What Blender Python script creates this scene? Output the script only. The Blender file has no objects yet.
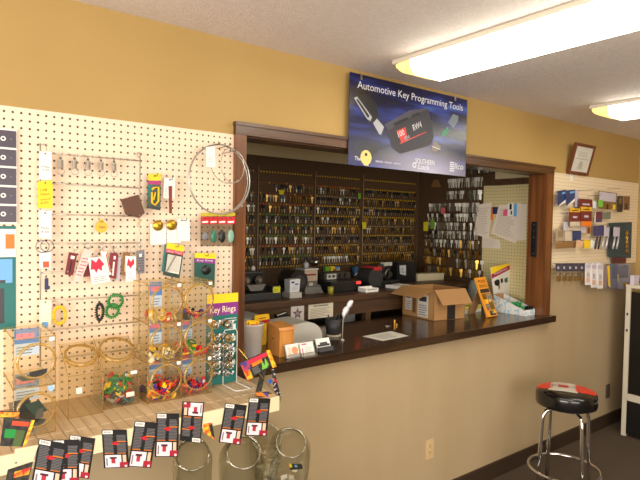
import bpy, bmesh, math, random
from mathutils import Vector, Matrix
rnd = random.Random(7)
S = bpy.context.scene
COL = S.collection
PI = math.pi
# ------------------------------------------------------------------ camera
F_, YAW, PITCH, ROLL = 533.914, .6484, -.0331, .0176
CAM = Vector((-.287, -2.0682, 1.6685))
FW = Vector((math.sin(YAW)*math.cos(PITCH), math.cos(YAW)*math.cos(PITCH), math.sin(PITCH)))
_r = Vector((math.cos(YAW), -math.sin(YAW), 0)); _u = _r.cross(FW)
RT = math.cos(ROLL)*_r + math.sin(ROLL)*_u
UP = -math.sin(ROLL)*_r + math.cos(ROLL)*_u
cd = bpy.data.cameras.new('camera'); co = bpy.data.objects.new('camera', cd); COL.objects.link(co)
cd.sensor_width = 36; cd.lens = F_/640*36; cd.clip_start = .02; cd.clip_end = 100
co.matrix_world = Matrix(((RT.x, UP.x, -FW.x, CAM.x), (RT.y, UP.y, -FW.y, CAM.y), (RT.z, UP.z, -FW.z, CAM.z), (0, 0, 0, 1)))
S.camera = co
# measured points of the photograph turned into places in the room
def _ray(x, y): return (x-320)/F_*RT - (y-240)/F_*UP + FW
def PY(x, y, Y=0.): d = _ray(x, y); return CAM + d*((Y-CAM.y)/d.y)
def PZ(x, y, z): d = _ray(x, y); return CAM + d*((z-CAM.z)/d.z)
def PX(x, y, X): d = _ray(x, y); return CAM + d*((X-CAM.x)/d.x)
def met(px, P): return px*((Vector(P)-CAM).dot(FW))/F_
# ------------------------------------------------------------------ materials
def lin(c):
    o = []
    for v in c[:3]:
        v /= 255.; o.append(v/12.92 if v <= .04045 else ((v+.055)/1.055)**2.4)
    return (*o, 1)
MATS = {}
def mat(name, rgb=(200, 200, 200), rough=.5, metal=0., spec=.5, noise=None, bump=None, emit=None, coat=0):
    if name in MATS: return MATS[name]
    m = bpy.data.materials.new(name); m.use_nodes = True; MATS[name] = m
    nt = m.node_tree; b = nt.nodes['Principled BSDF']
    b.inputs['Base Color'].default_value = lin(rgb); b.inputs['Roughness'].default_value = rough
    b.inputs['Metallic'].default_value = metal; b.inputs['Specular IOR Level'].default_value = spec
    if coat: b.inputs['Coat Weight'].default_value = coat; b.inputs['Coat Roughness'].default_value = .1
    if emit: b.inputs['Emission Color'].default_value = lin(emit[0]); b.inputs['Emission Strength'].default_value = emit[1]
    tc = None
    if noise or bump:
        tc = nt.nodes.new('ShaderNodeTexCoord')
    if noise:   # (rgb2, scale(tuple or float), lo, hi)
        n = nt.nodes.new('ShaderNodeTexNoise'); n.inputs['Detail'].default_value = 4
        mp = nt.nodes.new('ShaderNodeMapping'); sc = noise[1]
        mp.inputs['Scale'].default_value = sc if isinstance(sc, tuple) else (sc, sc, sc)
        n.inputs['Scale'].default_value = 1
        r = nt.nodes.new('ShaderNodeValToRGB'); r.color_ramp.elements[0].position = noise[2]; r.color_ramp.elements[1].position = noise[3]
        r.color_ramp.elements[0].color = lin(rgb); r.color_ramp.elements[1].color = lin(noise[0])
        nt.links.new(tc.outputs['Object'], mp.inputs[0]); nt.links.new(mp.outputs[0], n.inputs['Vector'])
        nt.links.new(n.outputs['Fac'], r.inputs[0]); nt.links.new(r.outputs[0], b.inputs['Base Color'])
    if bump:    # (scale, strength, dist)
        n = nt.nodes.new('ShaderNodeTexNoise'); n.inputs['Scale'].default_value = bump[0]; n.inputs['Detail'].default_value = 6
        bp = nt.nodes.new('ShaderNodeBump'); bp.inputs['Strength'].default_value = bump[1]; bp.inputs['Distance'].default_value = bump[2]
        nt.links.new(tc.outputs['Object'], n.inputs['Vector']); nt.links.new(n.outputs['Fac'], bp.inputs['Height']); nt.links.new(bp.outputs[0], b.inputs['Normal'])
    return m
def clear(name, tint, refl=.08, rough=.05, edge=.35, haze=0., hazecol=(240, 226, 190)):
    """thin clear sheet: lets light through with a tint, reflects more at a glancing angle"""
    if name in MATS: return MATS[name]
    m = bpy.data.materials.new(name); m.use_nodes = True; MATS[name] = m; nt = m.node_tree
    nt.nodes.remove(nt.nodes['Principled BSDF']); out = nt.nodes['Material Output']
    t = nt.nodes.new('ShaderNodeBsdfTransparent'); t.inputs[0].default_value = lin(tint)
    g = nt.nodes.new('ShaderNodeBsdfGlossy'); g.inputs['Roughness'].default_value = rough; g.inputs['Color'].default_value = (1, .97, .9, 1)
    lw = nt.nodes.new('ShaderNodeLayerWeight'); lw.inputs['Blend'].default_value = .25
    mr = nt.nodes.new('ShaderNodeMapRange'); mr.inputs['To Min'].default_value = refl; mr.inputs['To Max'].default_value = edge
    nt.links.new(lw.outputs['Facing'], mr.inputs['Value'])
    mx = nt.nodes.new('ShaderNodeMixShader')
    nt.links.new(mr.outputs[0], mx.inputs[0]); nt.links.new(t.outputs[0], mx.inputs[1]); nt.links.new(g.outputs[0], mx.inputs[2])
    res = mx.outputs[0]
    if haze:    # scuffed plastic scatters some light
        df = nt.nodes.new('ShaderNodeBsdfDiffuse'); df.inputs['Color'].default_value = lin(hazecol)
        tl = nt.nodes.new('ShaderNodeBsdfTranslucent'); tl.inputs['Color'].default_value = lin(hazecol)
        ad = nt.nodes.new('ShaderNodeMixShader'); ad.inputs[0].default_value = .5
        nt.links.new(df.outputs[0], ad.inputs[1]); nt.links.new(tl.outputs[0], ad.inputs[2])
        m2 = nt.nodes.new('ShaderNodeMixShader'); m2.inputs[0].default_value = haze
        nt.links.new(res, m2.inputs[1]); nt.links.new(ad.outputs[0], m2.inputs[2]); res = m2.outputs[0]
    nt.links.new(res, out.inputs['Surface'])
    return m
def wood(name, a, b, rough=.4, axis='X', scale=1., coat=0):
    sc = {'X': (2*scale, 40*scale, 40*scale), 'Y': (40*scale, 2*scale, 40*scale), 'Z': (40*scale, 40*scale, 2*scale)}[axis]
    return mat(name, a, rough, noise=(b, sc, .35, .7), coat=coat)
def pegmat(name, base, hole, pitch=.0254, rad=.115, u='X', off=(0, 0), rough=.55):
    """perforated hardboard: a square grid of round holes in the board's own coordinates"""
    m = mat(name, base, rough); nt = m.node_tree; b = nt.nodes['Principled BSDF']
    tc = nt.nodes.new('ShaderNodeTexCoord'); sp = nt.nodes.new('ShaderNodeSeparateXYZ')
    nt.links.new(tc.outputs['Object'], sp.inputs[0])
    def mth(op, a, bv=None):
        n = nt.nodes.new('ShaderNodeMath'); n.operation = op
        for i, v in enumerate((a, bv)):
            if v is None: continue
            if isinstance(v, (int, float)): n.inputs[i].default_value = v
            else: nt.links.new(v, n.inputs[i])
        return n.outputs[0]
    d = []
    for ax, o in ((u, off[0]), ('Z', off[1])):
        q = mth('DIVIDE', mth('SUBTRACT', sp.outputs[ax], o), pitch)
        q = mth('SUBTRACT', mth('FRACT', mth('ADD', q, .5)), .5)
        d.append(mth('MULTIPLY', q, q))
    r = mth('SQRT', mth('ADD', d[0], d[1])); k = mth('LESS_THAN', r, rad)
    mx = nt.nodes.new('ShaderNodeMix'); mx.data_type = 'RGBA'
    mx.inputs['A'].default_value = lin(base); mx.inputs['B'].default_value = lin(hole)
    nt.links.new(k, mx.inputs['Factor']); nt.links.new(mx.outputs['Result'], b.inputs['Base Color'])
    return m
# ------------------------------------------------------------------ mesh builder
_textcache = {}
def _textmesh(s):
    if s not in _textcache:
        c = bpy.data.curves.new('lettering', 'FONT'); c.body = s; c.size = 1; c.resolution_u = 3
        o = bpy.data.objects.new('lettering', c); COL.objects.link(o)
        dg = bpy.context.evaluated_depsgraph_get(); me = o.evaluated_get(dg).to_mesh()
        vs = [v.co.copy() for v in me.vertices]; fs = [list(p.vertices) for p in me.polygons]
        o.evaluated_get(dg).to_mesh_clear(); COL.objects.unlink(o); bpy.data.objects.remove(o); bpy.data.curves.remove(c)
        _textcache[s] = (vs, fs)
    return _textcache[s]
class MB:
    def __init__(self): self.v = []; self.f = []; self.fm = []; self.sm = []; self.mats = []
    def mi(self, m):
        if m not in self.mats: self.mats.append(m)
        return self.mats.index(m)
    def add(self, vs, fs, m, smooth=False, M=None):
        o = len(self.v); i = self.mi(m)
        self.v += [(M @ Vector(p)) if M else Vector(p) for p in vs]
        for f in fs: self.f.append([o+k for k in f]); self.fm.append(i); self.sm.append(smooth)
        return self
    def box(self, c, s, m, R=None, bev=0.):
        c = Vector(c); sx, sy, sz = (k/2 for k in s)
        if bev <= 0:
            vs = [(x, y, z) for x in (-sx, sx) for y in (-sy, sy) for z in (-sz, sz)]
            fs = [(0, 1, 3, 2), (4, 6, 7, 5), (0, 4, 5, 1), (2, 3, 7, 6), (0, 2, 6, 4), (1, 5, 7, 3)]
        else:
            bm = bmesh.new(); bmesh.ops.create_cube(bm, size=1)
            for v in bm.verts: v.co = Vector((v.co.x*s[0], v.co.y*s[1], v.co.z*s[2]))
            bmesh.ops.bevel(bm, geom=bm.edges[:], offset=bev, segments=2, affect='EDGES', profile=.7)
            vs = [v.co.copy() for v in bm.verts]; fs = [[v.index for v in f.verts] for f in bm.faces]
            bm.verts.index_update(); fs = [[v.index for v in f.verts] for f in bm.faces]; bm.free()
        T = Matrix.Translation(c) @ (R.to_4x4() if R else Matrix())
        return self.add(vs, fs, m, False, T)
    def bb(self, a, b, m, bev=0.):
        a = Vector(a); b = Vector(b)
        return self.box((a+b)/2, [abs(b[i]-a[i]) for i in range(3)], m, None, bev)
    def slab(self, q, t, m, n=None):
        """q: 4+ corner points (any planar outline, front side); t thickness vector length along the back"""
        q = [Vector(p) for p in q]
        if n is None:
            n = (q[1]-q[0]).cross(q[-1]-q[0]).normalized()
        k = len(q); vs = q + [p + n*t for p in q]
        fs = [list(range(k)), list(range(2*k-1, k-1, -1))] + [[i, k+i, k+(i+1) % k, (i+1) % k] for i in range(k)]
        return self.add(vs, fs, m)
    def poly(self, q, m): return self.add(q, [list(range(len(q)))], m)
    def tube(self, pts, r, m, n=6, closed=False, caps=True):
        pts = [Vector(p) for p in pts]; k = len(pts); vs = []; fs = []
        rs = r if isinstance(r, (list, tuple)) else [r]*k
        prev = None
        for i, p in enumerate(pts):
            a = pts[i-1] if (i > 0 or closed) else p; b = pts[(i+1) % k] if (i < k-1 or closed) else p
            t = (b-a); t = t.normalized() if t.length > 1e-9 else Vector((0, 0, 1))
            if prev is None:
                u = t.cross(Vector((0, 0, 1)) if abs(t.z) < .9 else Vector((1, 0, 0))).normalized()
            else:
                u = prev - t*prev.dot(t); u = u.normalized() if u.length > 1e-6 else t.orthogonal().normalized()
            prev = u; w = t.cross(u)
            vs += [p + (u*math.cos(2*PI*j/n) + w*math.sin(2*PI*j/n))*rs[i] for j in range(n)]
        for i in range(k if closed else k-1):
            a = i*n; b = ((i+1) % k)*n
            fs += [[a+j, a+(j+1) % n, b+(j+1) % n, b+j] for j in range(n)]
        if caps and not closed: fs += [list(range(n-1, -1, -1)), list(range((k-1)*n, k*n))]
        return self.add(vs, fs, m, True)
    def ring(self, c, R, r, m, nrm=(0, 1, 0), n=20, k=6, sx=1., sz=1.):
        nrm = Vector(nrm).normalized(); u = nrm.cross(Vector((0, 0, 1)))
        u = u.normalized() if u.length > 1e-6 else Vector((1, 0, 0)); w = u.cross(nrm)
        c = Vector(c)
        return self.tube([c + u*R*sx*math.cos(2*PI*i/n) + w*R*sz*math.sin(2*PI*i/n) for i in range(n)], r, m, k, True)
    def cyl(self, a, b, r0, m, r1=None, n=20, caps=True): 
        r1 = r0 if r1 is None else r1
        a = Vector(a); b = Vector(b); t = (b-a).normalized()
        u = t.orthogonal().normalized(); w = t.cross(u)
        vs = [a+(u*math.cos(2*PI*j/n)+w*math.sin(2*PI*j/n))*r0 for j in range(n)] + [b+(u*math.cos(2*PI*j/n)+w*math.sin(2*PI*j/n))*r1 for j in range(n)]
        self.add(vs, [[j, (j+1) % n, n+(j+1) % n, n+j] for j in range(n)], m, True)
        if caps: self.add(vs, [list(range(n-1, -1, -1)), list(range(n, 2*n))], m)
        return self
    def lathe(self, prof, c, m, n=24, M=None, smooth=True):
        """prof: [(radius, height)...] about +Z through c"""
        vs = []; fs = []
        for (r, h) in prof: vs += [(r*math.cos(2*PI*j/n), r*math.sin(2*PI*j/n), h) for j in range(n)]
        for i in range(len(prof)-1):
            fs += [[i*n+j, i*n+(j+1) % n, (i+1)*n+(j+1) % n, (i+1)*n+j] for j in range(n)]
        T = Matrix.Translation(Vector(c)) @ (M.to_4x4() if M else Matrix())
        return self.add(vs, fs, m, smooth, T)
    def ball(self, c, r, m, n=10, k=7):
        r = r if isinstance(r, (tuple, list)) else (r, r, r); vs = [(0, 0, r[2])]; fs = []
        for i in range(1, k):
            a = PI*i/k
            vs += [(r[0]*math.sin(a)*math.cos(2*PI*j/n), r[1]*math.sin(a)*math.sin(2*PI*j/n), r[2]*math.cos(a)) for j in range(n)]
        vs.append((0, 0, -r[2])); L = len(vs)-1
        fs += [[0, 1+j, 1+(j+1) % n] for j in range(n)]
        for i in range(k-2):
            a = 1+i*n; b = a+n
            fs += [[a+j, b+j, b+(j+1) % n, a+(j+1) % n] for j in range(n)]
        a = 1+(k-2)*n
        fs += [[a+j, L, a+(j+1) % n] for j in range(n)]
        return self.add(vs, fs, m, True, Matrix.Translation(Vector(c)))
    def text(self, s, o, xd, yd, h, m, width=None, align='L', shear=0.):
        """lettering from o along xd, height direction yd; width squeezes it to fit"""
        vs, fs = _textmesh(s)
        if not vs: return self
        x0 = min(v.x for v in vs); x1 = max(v.x for v in vs); W = x1-x0
        k = h/.70; kx = k if width is None else width/W
        xd = Vector(xd).normalized(); yd = Vector(yd).normalized(); o = Vector(o)
        sh = {'L': 0, 'C': -W*kx/2, 'R': -W*kx}[align]
        return self.add([o + xd*((v.x-x0)*kx+sh+shear*v.y*k) + yd*(v.y*k) for v in vs], fs, m)
    # ---- finishing
    def mesh(self, name, origin):
        me = bpy.data.meshes.new(name); o = Vector(origin)
        me.from_pydata([v-o for v in self.v], [], self.f)
        for m in self.mats: me.materials.append(m)
        me.polygons.foreach_set('material_index', self.fm); me.polygons.foreach_set('use_smooth', self.sm); me.update()
        return me
    def base(self):
        xs = [v.x for v in self.v]; ys = [v.y for v in self.v]; zs = [v.z for v in self.v]
        return Vector(((min(xs)+max(xs))/2, (min(ys)+max(ys))/2, min(zs)))
def props(o, label, cat, group=None, kind=None):
    if label: o['label'] = label
    if cat: o['category'] = cat
    if group: o['group'] = group
    if kind: o['kind'] = kind
    return o
def solo(name, mb, label, cat, group=None, kind=None, origin=None):
    b = mb.base() if origin is None else Vector(origin)
    o = bpy.data.objects.new(name, mb.mesh(name, b)); o.location = b; COL.objects.link(o)
    return props(o, label, cat, group, kind)
def struct(name, mb, label=None):
    o = bpy.data.objects.new(name, mb.mesh(name, (0, 0, 0))); COL.objects.link(o); o['kind'] = 'structure'
    if label: o['label'] = label
    return o
class Thing:
    def __init__(self, name, loc, label, cat, group=None):
        self.loc = Vector(loc); self.o = bpy.data.objects.new(name, None); self.o.empty_display_size = .05
        self.o.location = self.loc; COL.objects.link(self.o); props(self.o, label, cat, group)
    def part(self, name, mb, parent=None, label=None, kind=None):
        o = bpy.data.objects.new(name, mb.mesh(name, self.loc)); COL.objects.link(o); o.parent = parent or self.o
        if label: o['label'] = label
        if kind: o['kind'] = kind
        return o
def dup(root, off, label=None, group=None, rotz=None):
    """a copy of a thing with copies of its parts and sub-parts"""
    r = root.copy(); COL.objects.link(r); r.location = Vector(root.location)+Vector(off)
    if rotz is not None: r.rotation_euler = (0, 0, rotz)
    if label: r['label'] = label
    if group: r['group'] = group
    for ch in list(root.children):
        c = ch.copy(); COL.objects.link(c); c.parent = r
        for g in ch.children:
            d = g.copy(); COL.objects.link(d); d.parent = c
    return r
# a flat card given by its four corners (top-left, top-right, bottom-right, bottom-left seen from the front)
class Card:
    def __init__(self, q, t, m, mb=None):
        self.q = [Vector(p) for p in q]; self.mb = mb or MB()
        self.x = self.q[1]-self.q[0]; self.y = self.q[0]-self.q[3]
        self.n = self.x.cross(self.y).normalized()      # towards the viewer
        self.mb.slab(self.q, -t, m, self.n)
        self.lay = 0
    def at(self, u, v, e=0.):
        q = self.q
        return (q[3]*(1-u)+q[2]*u)*(1-v) + (q[0]*(1-u)+q[1]*u)*v + self.n*e
    def patch(self, u0, v0, u1, v1, m, e=.0006):
        self.lay += 1; e += -.0003+self.lay*.000008
        self.mb.poly([self.at(u0, v0, e), self.at(u1, v0, e), self.at(u1, v1, e), self.at(u0, v1, e)], m); return self
    def shape(self, uv, m, e=.0006):
        self.lay += 1; e += -.0003+self.lay*.000008
        self.mb.poly([self.at(u, v, e) for u, v in uv], m); return self
    def disc(self, u, v, r, m, e=.0006, n=16, asp=1.):
        self.lay += 1; e += -.0003+self.lay*.000008; c = self.at(u, v, e); x = self.x.normalized(); y = self.y.normalized()
        self.mb.poly([c + x*r*math.cos(2*PI*i/n) + y*r*asp*math.sin(2*PI*i/n) for i in range(n)], m); return self
    def text(self, s, u, v, h, m, w=None, align='L', shear=0., e=.001, slope=0.):
        """h in share of the card's height, w in share of its width"""
        x = self.x + self.y*slope
        self.mb.text(s, self.at(u, v, e-.0004+self.lay*.000008), x, self.y, h*self.y.length, m, None if w is None else w*self.x.length, align, shear); return self
    def lines(self, u0, v0, u1, v1, n, m, fill=.45, ragged=.3):
        d = (v1-v0)/n
        for i in range(n):
            y = v0+i*d; self.patch(u0, y, u0+(u1-u0)*(1-ragged*rnd.random()), y+d*fill, m)
        return self
def rectY(x0, y0, x1, y1, Y):   # upright rectangle on the plane Y seen at these pixels (by its centre lines)
    xm = (x0+x1)/2; ym = (y0+y1)/2
    a = PY(x0, ym, Y); b = PY(x1, ym, Y); t = PY(xm, y0, Y); d = PY(xm, y1, Y)
    return [Vector((a.x, Y, t.z)), Vector((b.x, Y, t.z)), Vector((b.x, Y, d.z)), Vector((a.x, Y, d.z))]
def quadY(c, Y): return [PY(x, y, Y) for x, y in c]
LIGHT_REAR, LIGHT_LEFT, EXPO = 95, 120, 0.3
# ------------------------------------------------------------------ common materials
white = mat('white_paper', (236, 232, 224), .6)
offw = mat('off_white_plastic', (226, 216, 196), .45)
black = mat('black_print', (20, 19, 20), .5)
blackp = mat('black_plastic', (24, 24, 26), .35)
dgrey = mat('dark_grey_plastic', (52, 52, 54), .4)
grey = mat('grey_print', (120, 120, 122), .6)
lgrey = mat('light_grey_plastic', (176, 172, 162), .45)
red = mat('red_print', (196, 30, 36), .45)
crimson = mat('dark_red_leather', (112, 20, 24), .5)
yellow = mat('yellow_print', (246, 206, 30), .5)
orange = mat('orange_print', (232, 120, 36), .5)
green = mat('green_plastic', (36, 140, 62), .4)
lgreen = mat('light_green_print', (120, 190, 70), .5)
blue = mat('blue_print', (44, 92, 180), .5)
lblue = mat('light_blue_print', (110, 170, 225), .5)
navy = mat('navy_print', (38, 48, 92), .5)
teal = mat('teal_card', (30, 108, 104), .5)
purple = mat('purple_print', (134, 44, 132), .5)
pink = mat('pink_print', (232, 90, 130), .5)
maroon = mat('maroon_print', (110, 28, 30), .5)
brownl = mat('brown_leather', (92, 58, 40), .6)
kraft = mat('brown_cardboard', (164, 121, 74), .75)
kraftin = mat('inner_cardboard', (140, 102, 60), .8)
chrome = mat('chrome', (225, 225, 228), .12, 1)
steel = mat('steel_wire', (165, 160, 150), .35, 1)
dsteel = mat('dark_steel', (96, 94, 92), .4, 1)
brass = mat('brass', (206, 160, 74), .3, 1)
nickel = mat('nickel', (190, 186, 176), .3, 1)
whitew = mat('white_coated_wire', (232, 228, 220), .4)
acry = clear('yellowed_acrylic', (250, 246, 234), .05, .08, .28, .07, (226, 214, 184))
acre = clear('amber_acrylic_edge', (246, 232, 190), .08, .15, .3, .34, (222, 190, 116))
glass = clear('clear_glass', (232, 234, 228), .07, .02, .75)
poly_ = clear('clear_plastic_blister', (240, 240, 238), .10, .08, .4)
polyd = clear('clear_plastic_pack', (222, 220, 216), .14, .1, .4)
# ------------------------------------------------------------------ the room
wallm = mat('gold_painted_wall', (178, 146, 86), .75, bump=(140, .12, .002), noise=((171, 139, 80), 2.2, .3, .75))
# the photo shows the same paint scuffed and paler below the counter
wallb = mat('beige_painted_wall', (180, 157, 122), .75, bump=(140, .12, .002), noise=((168, 144, 107), (2.5, 2.5, .5), .3, .8))
ceilm = mat('popcorn_ceiling', (236, 226, 220), .9, bump=(170, .75, .006), noise=((226, 214, 208), 60, .3, .7))
innerw = mat('workshop_wall_paint', (206, 190, 150), .8)
carpet = mat('brown_carpet', (96, 80, 62), .95, noise=((62, 50, 38), 260, .3, .7), bump=(420, .6, .004))
trimw = wood('dark_walnut_trim', (92, 58, 32), (64, 38, 20), .35, 'X', coat=.2)
trimz = wood('walnut_upright', (124, 74, 36), (84, 48, 24), .35, 'Z', coat=.2)
counterw = wood('counter_walnut', (62, 42, 28), (44, 29, 19), .22, 'X', coat=.3)
CE = 2.44; XR = 4.78; XL = -2.3; YR = -4.9; YB = 1.345; XS = 3.43
OX0, OX1, OZ0, OZ1 = .842, 3.285, .99, 2.045    # rough opening in the counter wall
m = MB(); m.bb((XL-.1, YR-.1, -.06), (XR+.1, YB+.1, 0), carpet); struct('floor', m, 'brown carpet floor')
m = MB(); m.bb((XL-.1, YR-.1, CE), (XR+.1, YB+.1, CE+.06), ceilm); struct('ceiling', m, 'textured pale ceiling')
m = MB(); T_ = .125
m.bb((XL, 0, OZ1), (XR, T_, CE), wallm); m.bb((XL, 0, OZ0), (OX0, T_, OZ1), wallm); m.bb((OX1, 0, 1.42), (XR, T_, OZ1), wallm); m.bb((OX1, 0, OZ0), (XR, T_, 1.42), wallb)
m.bb((XL, 0, 0), (XR, T_, OZ0), wallb); struct('wall_front', m, 'gold wall around the service opening, beige below the counter')
m = MB(); m.bb((XR, YR, 0), (XR+.1, YB, CE), wallm); struct('wall_right', m)
m = MB(); m.bb((.2, YB, 0), (XR, YB+.1, CE), innerw); struct('wall_back', m, 'cream wall of the workshop behind the key boards')
m = MB(); m.bb((XS, T_, 0), (XS+.1, YB, CE), innerw); struct('wall_inner_right', m)
m = MB(); m.bb((.2, T_, 0), (.3, YB, CE), innerw); struct('wall_inner_left', m)
# left and rear walls with shop windows
WX = (-1.9, 1.7); WZ = (.75, 2.25); LY = (-3.9, -1.0)
m = MB(); m.bb((XL-.1, YR, 0), (XL, 0, WZ[0]), wallm); m.bb((XL-.1, YR, WZ[1]), (XL, 0, CE), wallm)
m.bb((XL-.1, YR, WZ[0]), (XL, LY[0], WZ[1]), wallm); m.bb((XL-.1, LY[1], WZ[0]), (XL, 0, WZ[1]), wallm); struct('wall_left', m)
m = MB(); m.bb((XL, YR-.1, 0), (XR, YR, WZ[0]), wallm); m.bb((XL, YR-.1, WZ[1]), (XR, YR, CE), wallm)
m.bb((XL, YR-.1, WZ[0]), (WX[0], YR, WZ[1]), wallm); m.bb((WX[1], YR-.1, WZ[0]), (XR, YR, WZ[1]), wallm); struct('wall_rear', m)
alu = mat('window_aluminium', (150, 150, 150), .4, .8)
def window(name, a, b, along):
    m = MB(); w = .05
    (x0, y0, z0), (x1, y1, z1) = a, b
    if along == 'X':
        for z in (z0, z1-w): m.bb((x0, y0, z), (x1, y1, z+w), alu)
        for k in range(4): x = x0+(x1-x0-w)*k/3; m.bb((x, y0, z0), (x+w, y1, z1), alu)
    else:
        for z in (z0, z1-w): m.bb((x0, y0, z), (x1, y1, z+w), alu)
        for k in range(4): y = y0+(y1-y0-w)*k/3; m.bb((x0, y, z0), (x1, y+w, z1), alu)
    struct(name, m)
window('window_1', (WX[0], YR-.08, WZ[0]), (WX[1], YR-.03, WZ[1]), 'X')
window('window_2', (XL-.08, LY[0], WZ[0]), (XL-.03, LY[1], WZ[1]), 'Y')
# trim round the opening
ty = -.022; CZ_ = 1.030
m = MB(); m.bb((.803, ty, CZ_+.0005), (.856, .0, 2.06), trimz); m.bb((.842, 0, CZ_+.0005), (.856, T_, 2.044), trimz); struct('trim_1', m, 'walnut stile left of the opening')
m = MB(); m.bb((.803, ty-.002, 2.038), (3.352, .0, 2.092), trimw); m.bb((.856, 0, 2.033), (3.27, T_, 2.044), trimw)
m.bb((.80, ty-.008, 2.078), (3.356, .0, 2.093), trimw); struct('trim_2', m, 'walnut header over the opening')
m = MB(); m.bb((3.285, ty, 1.0315), (3.352, .0, 2.04), trimz); m.bb((3.27, ty, 1.0315), (3.285, T_, 2.044), trimz); struct('trim_3', m, 'walnut post right of the opening')
dbase = mat('dark_baseboard', (58, 42, 30), .5)
m = MB(); m.bb((XL, -.014, 0), (XR, 0, .105), dbase, .003); struct('baseboard_front', m)
# ------------------------------------------------------------------ light
def area(name, loc, rot, sx, sy, e, rgb):
    l = bpy.data.lights.new(name, 'AREA'); l.shape = 'RECTANGLE'; l.size = sx; l.size_y = sy; l.energy = e; l.color = lin(rgb)[:3]
    o = bpy.data.objects.new(name, l); o.location = loc; o.rotation_euler = rot; COL.objects.link(o); return o
area('daylight_rear_window', ((WX[0]+WX[1])/2, YR-.02, 1.5), (PI/2, 0, 0), 3.5, 1.45, LIGHT_REAR, (252, 247, 238))
area('daylight_left_window', (XL-.02, (LY[0]+LY[1])/2, 1.5), (0, -PI/2, 0), 1.45, 2.8, LIGHT_LEFT, (252, 247, 238))
w = bpy.data.worlds.new('world'); S.world = w; w.use_nodes = True
w.node_tree.nodes['Background'].inputs[0].default_value = lin((226, 232, 240)); w.node_tree.nodes['Background'].inputs[1].default_value = .6
S.view_settings.view_transform = 'Standard'; S.view_settings.look = 'None'; S.view_settings.gamma = 1; S.view_settings.use_curve_mapping = False
S.view_settings.exposure = EXPO
# fluorescent wrap-around fixtures on the ceiling
lens = mat('lit_acrylic_lens', (250, 246, 230), .4, emit=((255, 250, 232), 9.0))
lensend = mat('yellowed_lens_end', (238, 208, 120), .4, emit=((255, 214, 120), 1.3))
lamph = mat('white_enamel_housing', (214, 204, 186), .5)
def fixture(x, y0, y1, lab, power):
    t = Thing('ceiling_light', (x, (y0+y1)/2, CE), lab, 'ceiling light', 'fluorescent ceiling fixtures')
    h = MB(); h.bb((x-.125, y1, CE-.022), (x+.125, y0, CE-.0005), lamph, .003); t.part('housing', h)
    prof = [(-.12, CE-.022), (-.113, CE-.055), (-.088, CE-.084), (.088, CE-.084), (.113, CE-.055), (.12, CE-.022)]
    L = MB(); a = y0-.11; b = y1+.11; n = len(prof)
    vs = [(x+u, a, z) for u, z in prof]+[(x+u, b, z) for u, z in prof]
    L.add(vs, [[i, i+1, n+i+1, n+i] for i in range(n-1)], lens); t.part('lens', L)
    for (ya, yb) in ((a, y0-.006), (b, y1+.006)):
        e = MB(); k = [(u*.97, CE-.022-(CE-.022-z)*(.62)) for u, z in prof]; s = 1 if yb > ya else -1
        k2 = [(u*.9, CE-.022-(CE-.022-z)*.35) for u, z in prof]
        vs = [(x+u, ya, z) for u, z in prof]+[(x+u, ya+(yb-ya)*.72, z) for u, z in k]+[(x+u*.99, yb, z) for u, z in k2]
        fs = [[i, i+1, n+i+1, n+i] for i in range(n-1)]+[[n+i, n+i+1, 2*n+i+1, 2*n+i] for i in range(n-1)]+[list(range(2*n, 3*n))]
        e.add(vs, fs, lensend); t.part('lens_end', e, label='yellowed lens end')
fixture(1.635, -.235, -2.67, 'nearer long fluorescent ceiling light, left of the other one', 1)
fixture(3.25, -.37, -2.8, 'farther fluorescent ceiling light at the upper right corner', 1)
# ------------------------------------------------------------------ left pegboard and what hangs on it
pegl = pegmat('cream_pegboard', (240, 214, 187), (74, 58, 44), rad=.155)
m = MB(); m.bb((-1.35, -.0046, 1.0154), (.8025, -.0004, 2.038), pegl)
solo('pegboard', m, 'large cream pegboard left of the service opening, hung with key accessories', 'pegboard', origin=(0, 0, 1.004))
BY = -.0048
def peg(px, py, L=.05, up=.012, lab=None, grp='bare pegs in the left pegboard'):
    """straight wire peg pushed into the board at this spot, tip turned up"""
    p = PY(px, py, BY); m = MB()
    m.tube([p+Vector((0, .004, 0)), p+Vector((0, -L*.85, 0)), p+Vector((0, -L, up))], .0014, dsteel, 5)
    m.cyl(p+Vector((0, .002, 0)), p+Vector((0, -.003, 0)), .004, dsteel, n=8)
    return solo('peg_hook', m, lab, 'hook', grp), p
# --- display strip of dark tags at the left edge and the teal card below it
def vcard(name, px, Y, front, label, cat, t=.0012, group=None, deco=None, base=None):
    c = Card(quadY(px, Y), t, front)
    if deco: deco(c)
    return solo(name, c.mb, label, cat, group)
t0 = PY(17, 130, -.02)
T = Thing('tag_display_strip', (t0.x-.03, -.02, PY(14, 224, -.02).z), 'hanging strip of dark square tags at the left edge of the pegboard', 'display strip')
bk = MB(); zt = PY(14, 129.5, -.012).z; zb = PY(14, 224, -.012).z
bk.bb((t0.x-.062, -.0135, zb), (t0.x+.001, -.0047, zt), white); T.part('backing_card', bk)
ys = [130.6, 149.5, 168, 187, 205.6, 223.8]
tagm = mat('slate_purple_tag', (70, 60, 74), .4)
for i in range(5):
    c = Card([Vector((t0.x-.056, -.0136, PY(14, ys[i]+.6, -.014).z)), Vector((t0.x-.002, -.0136, PY(14, ys[i]+.6, -.014).z)), Vector((t0.x-.002, -.0136, PY(14, ys[i+1]-1.6, -.014).z)), Vector((t0.x-.056, -.0136, PY(14, ys[i+1]-1.6, -.014).z))], -.003, tagm)
    c.disc(.30, .5, .008, white, .0035).disc(.30, .5, .004, tagm, .0036)
    c.disc(.72, .5, .0022, grey, .0036)
    T.part('tag', c.mb)
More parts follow.
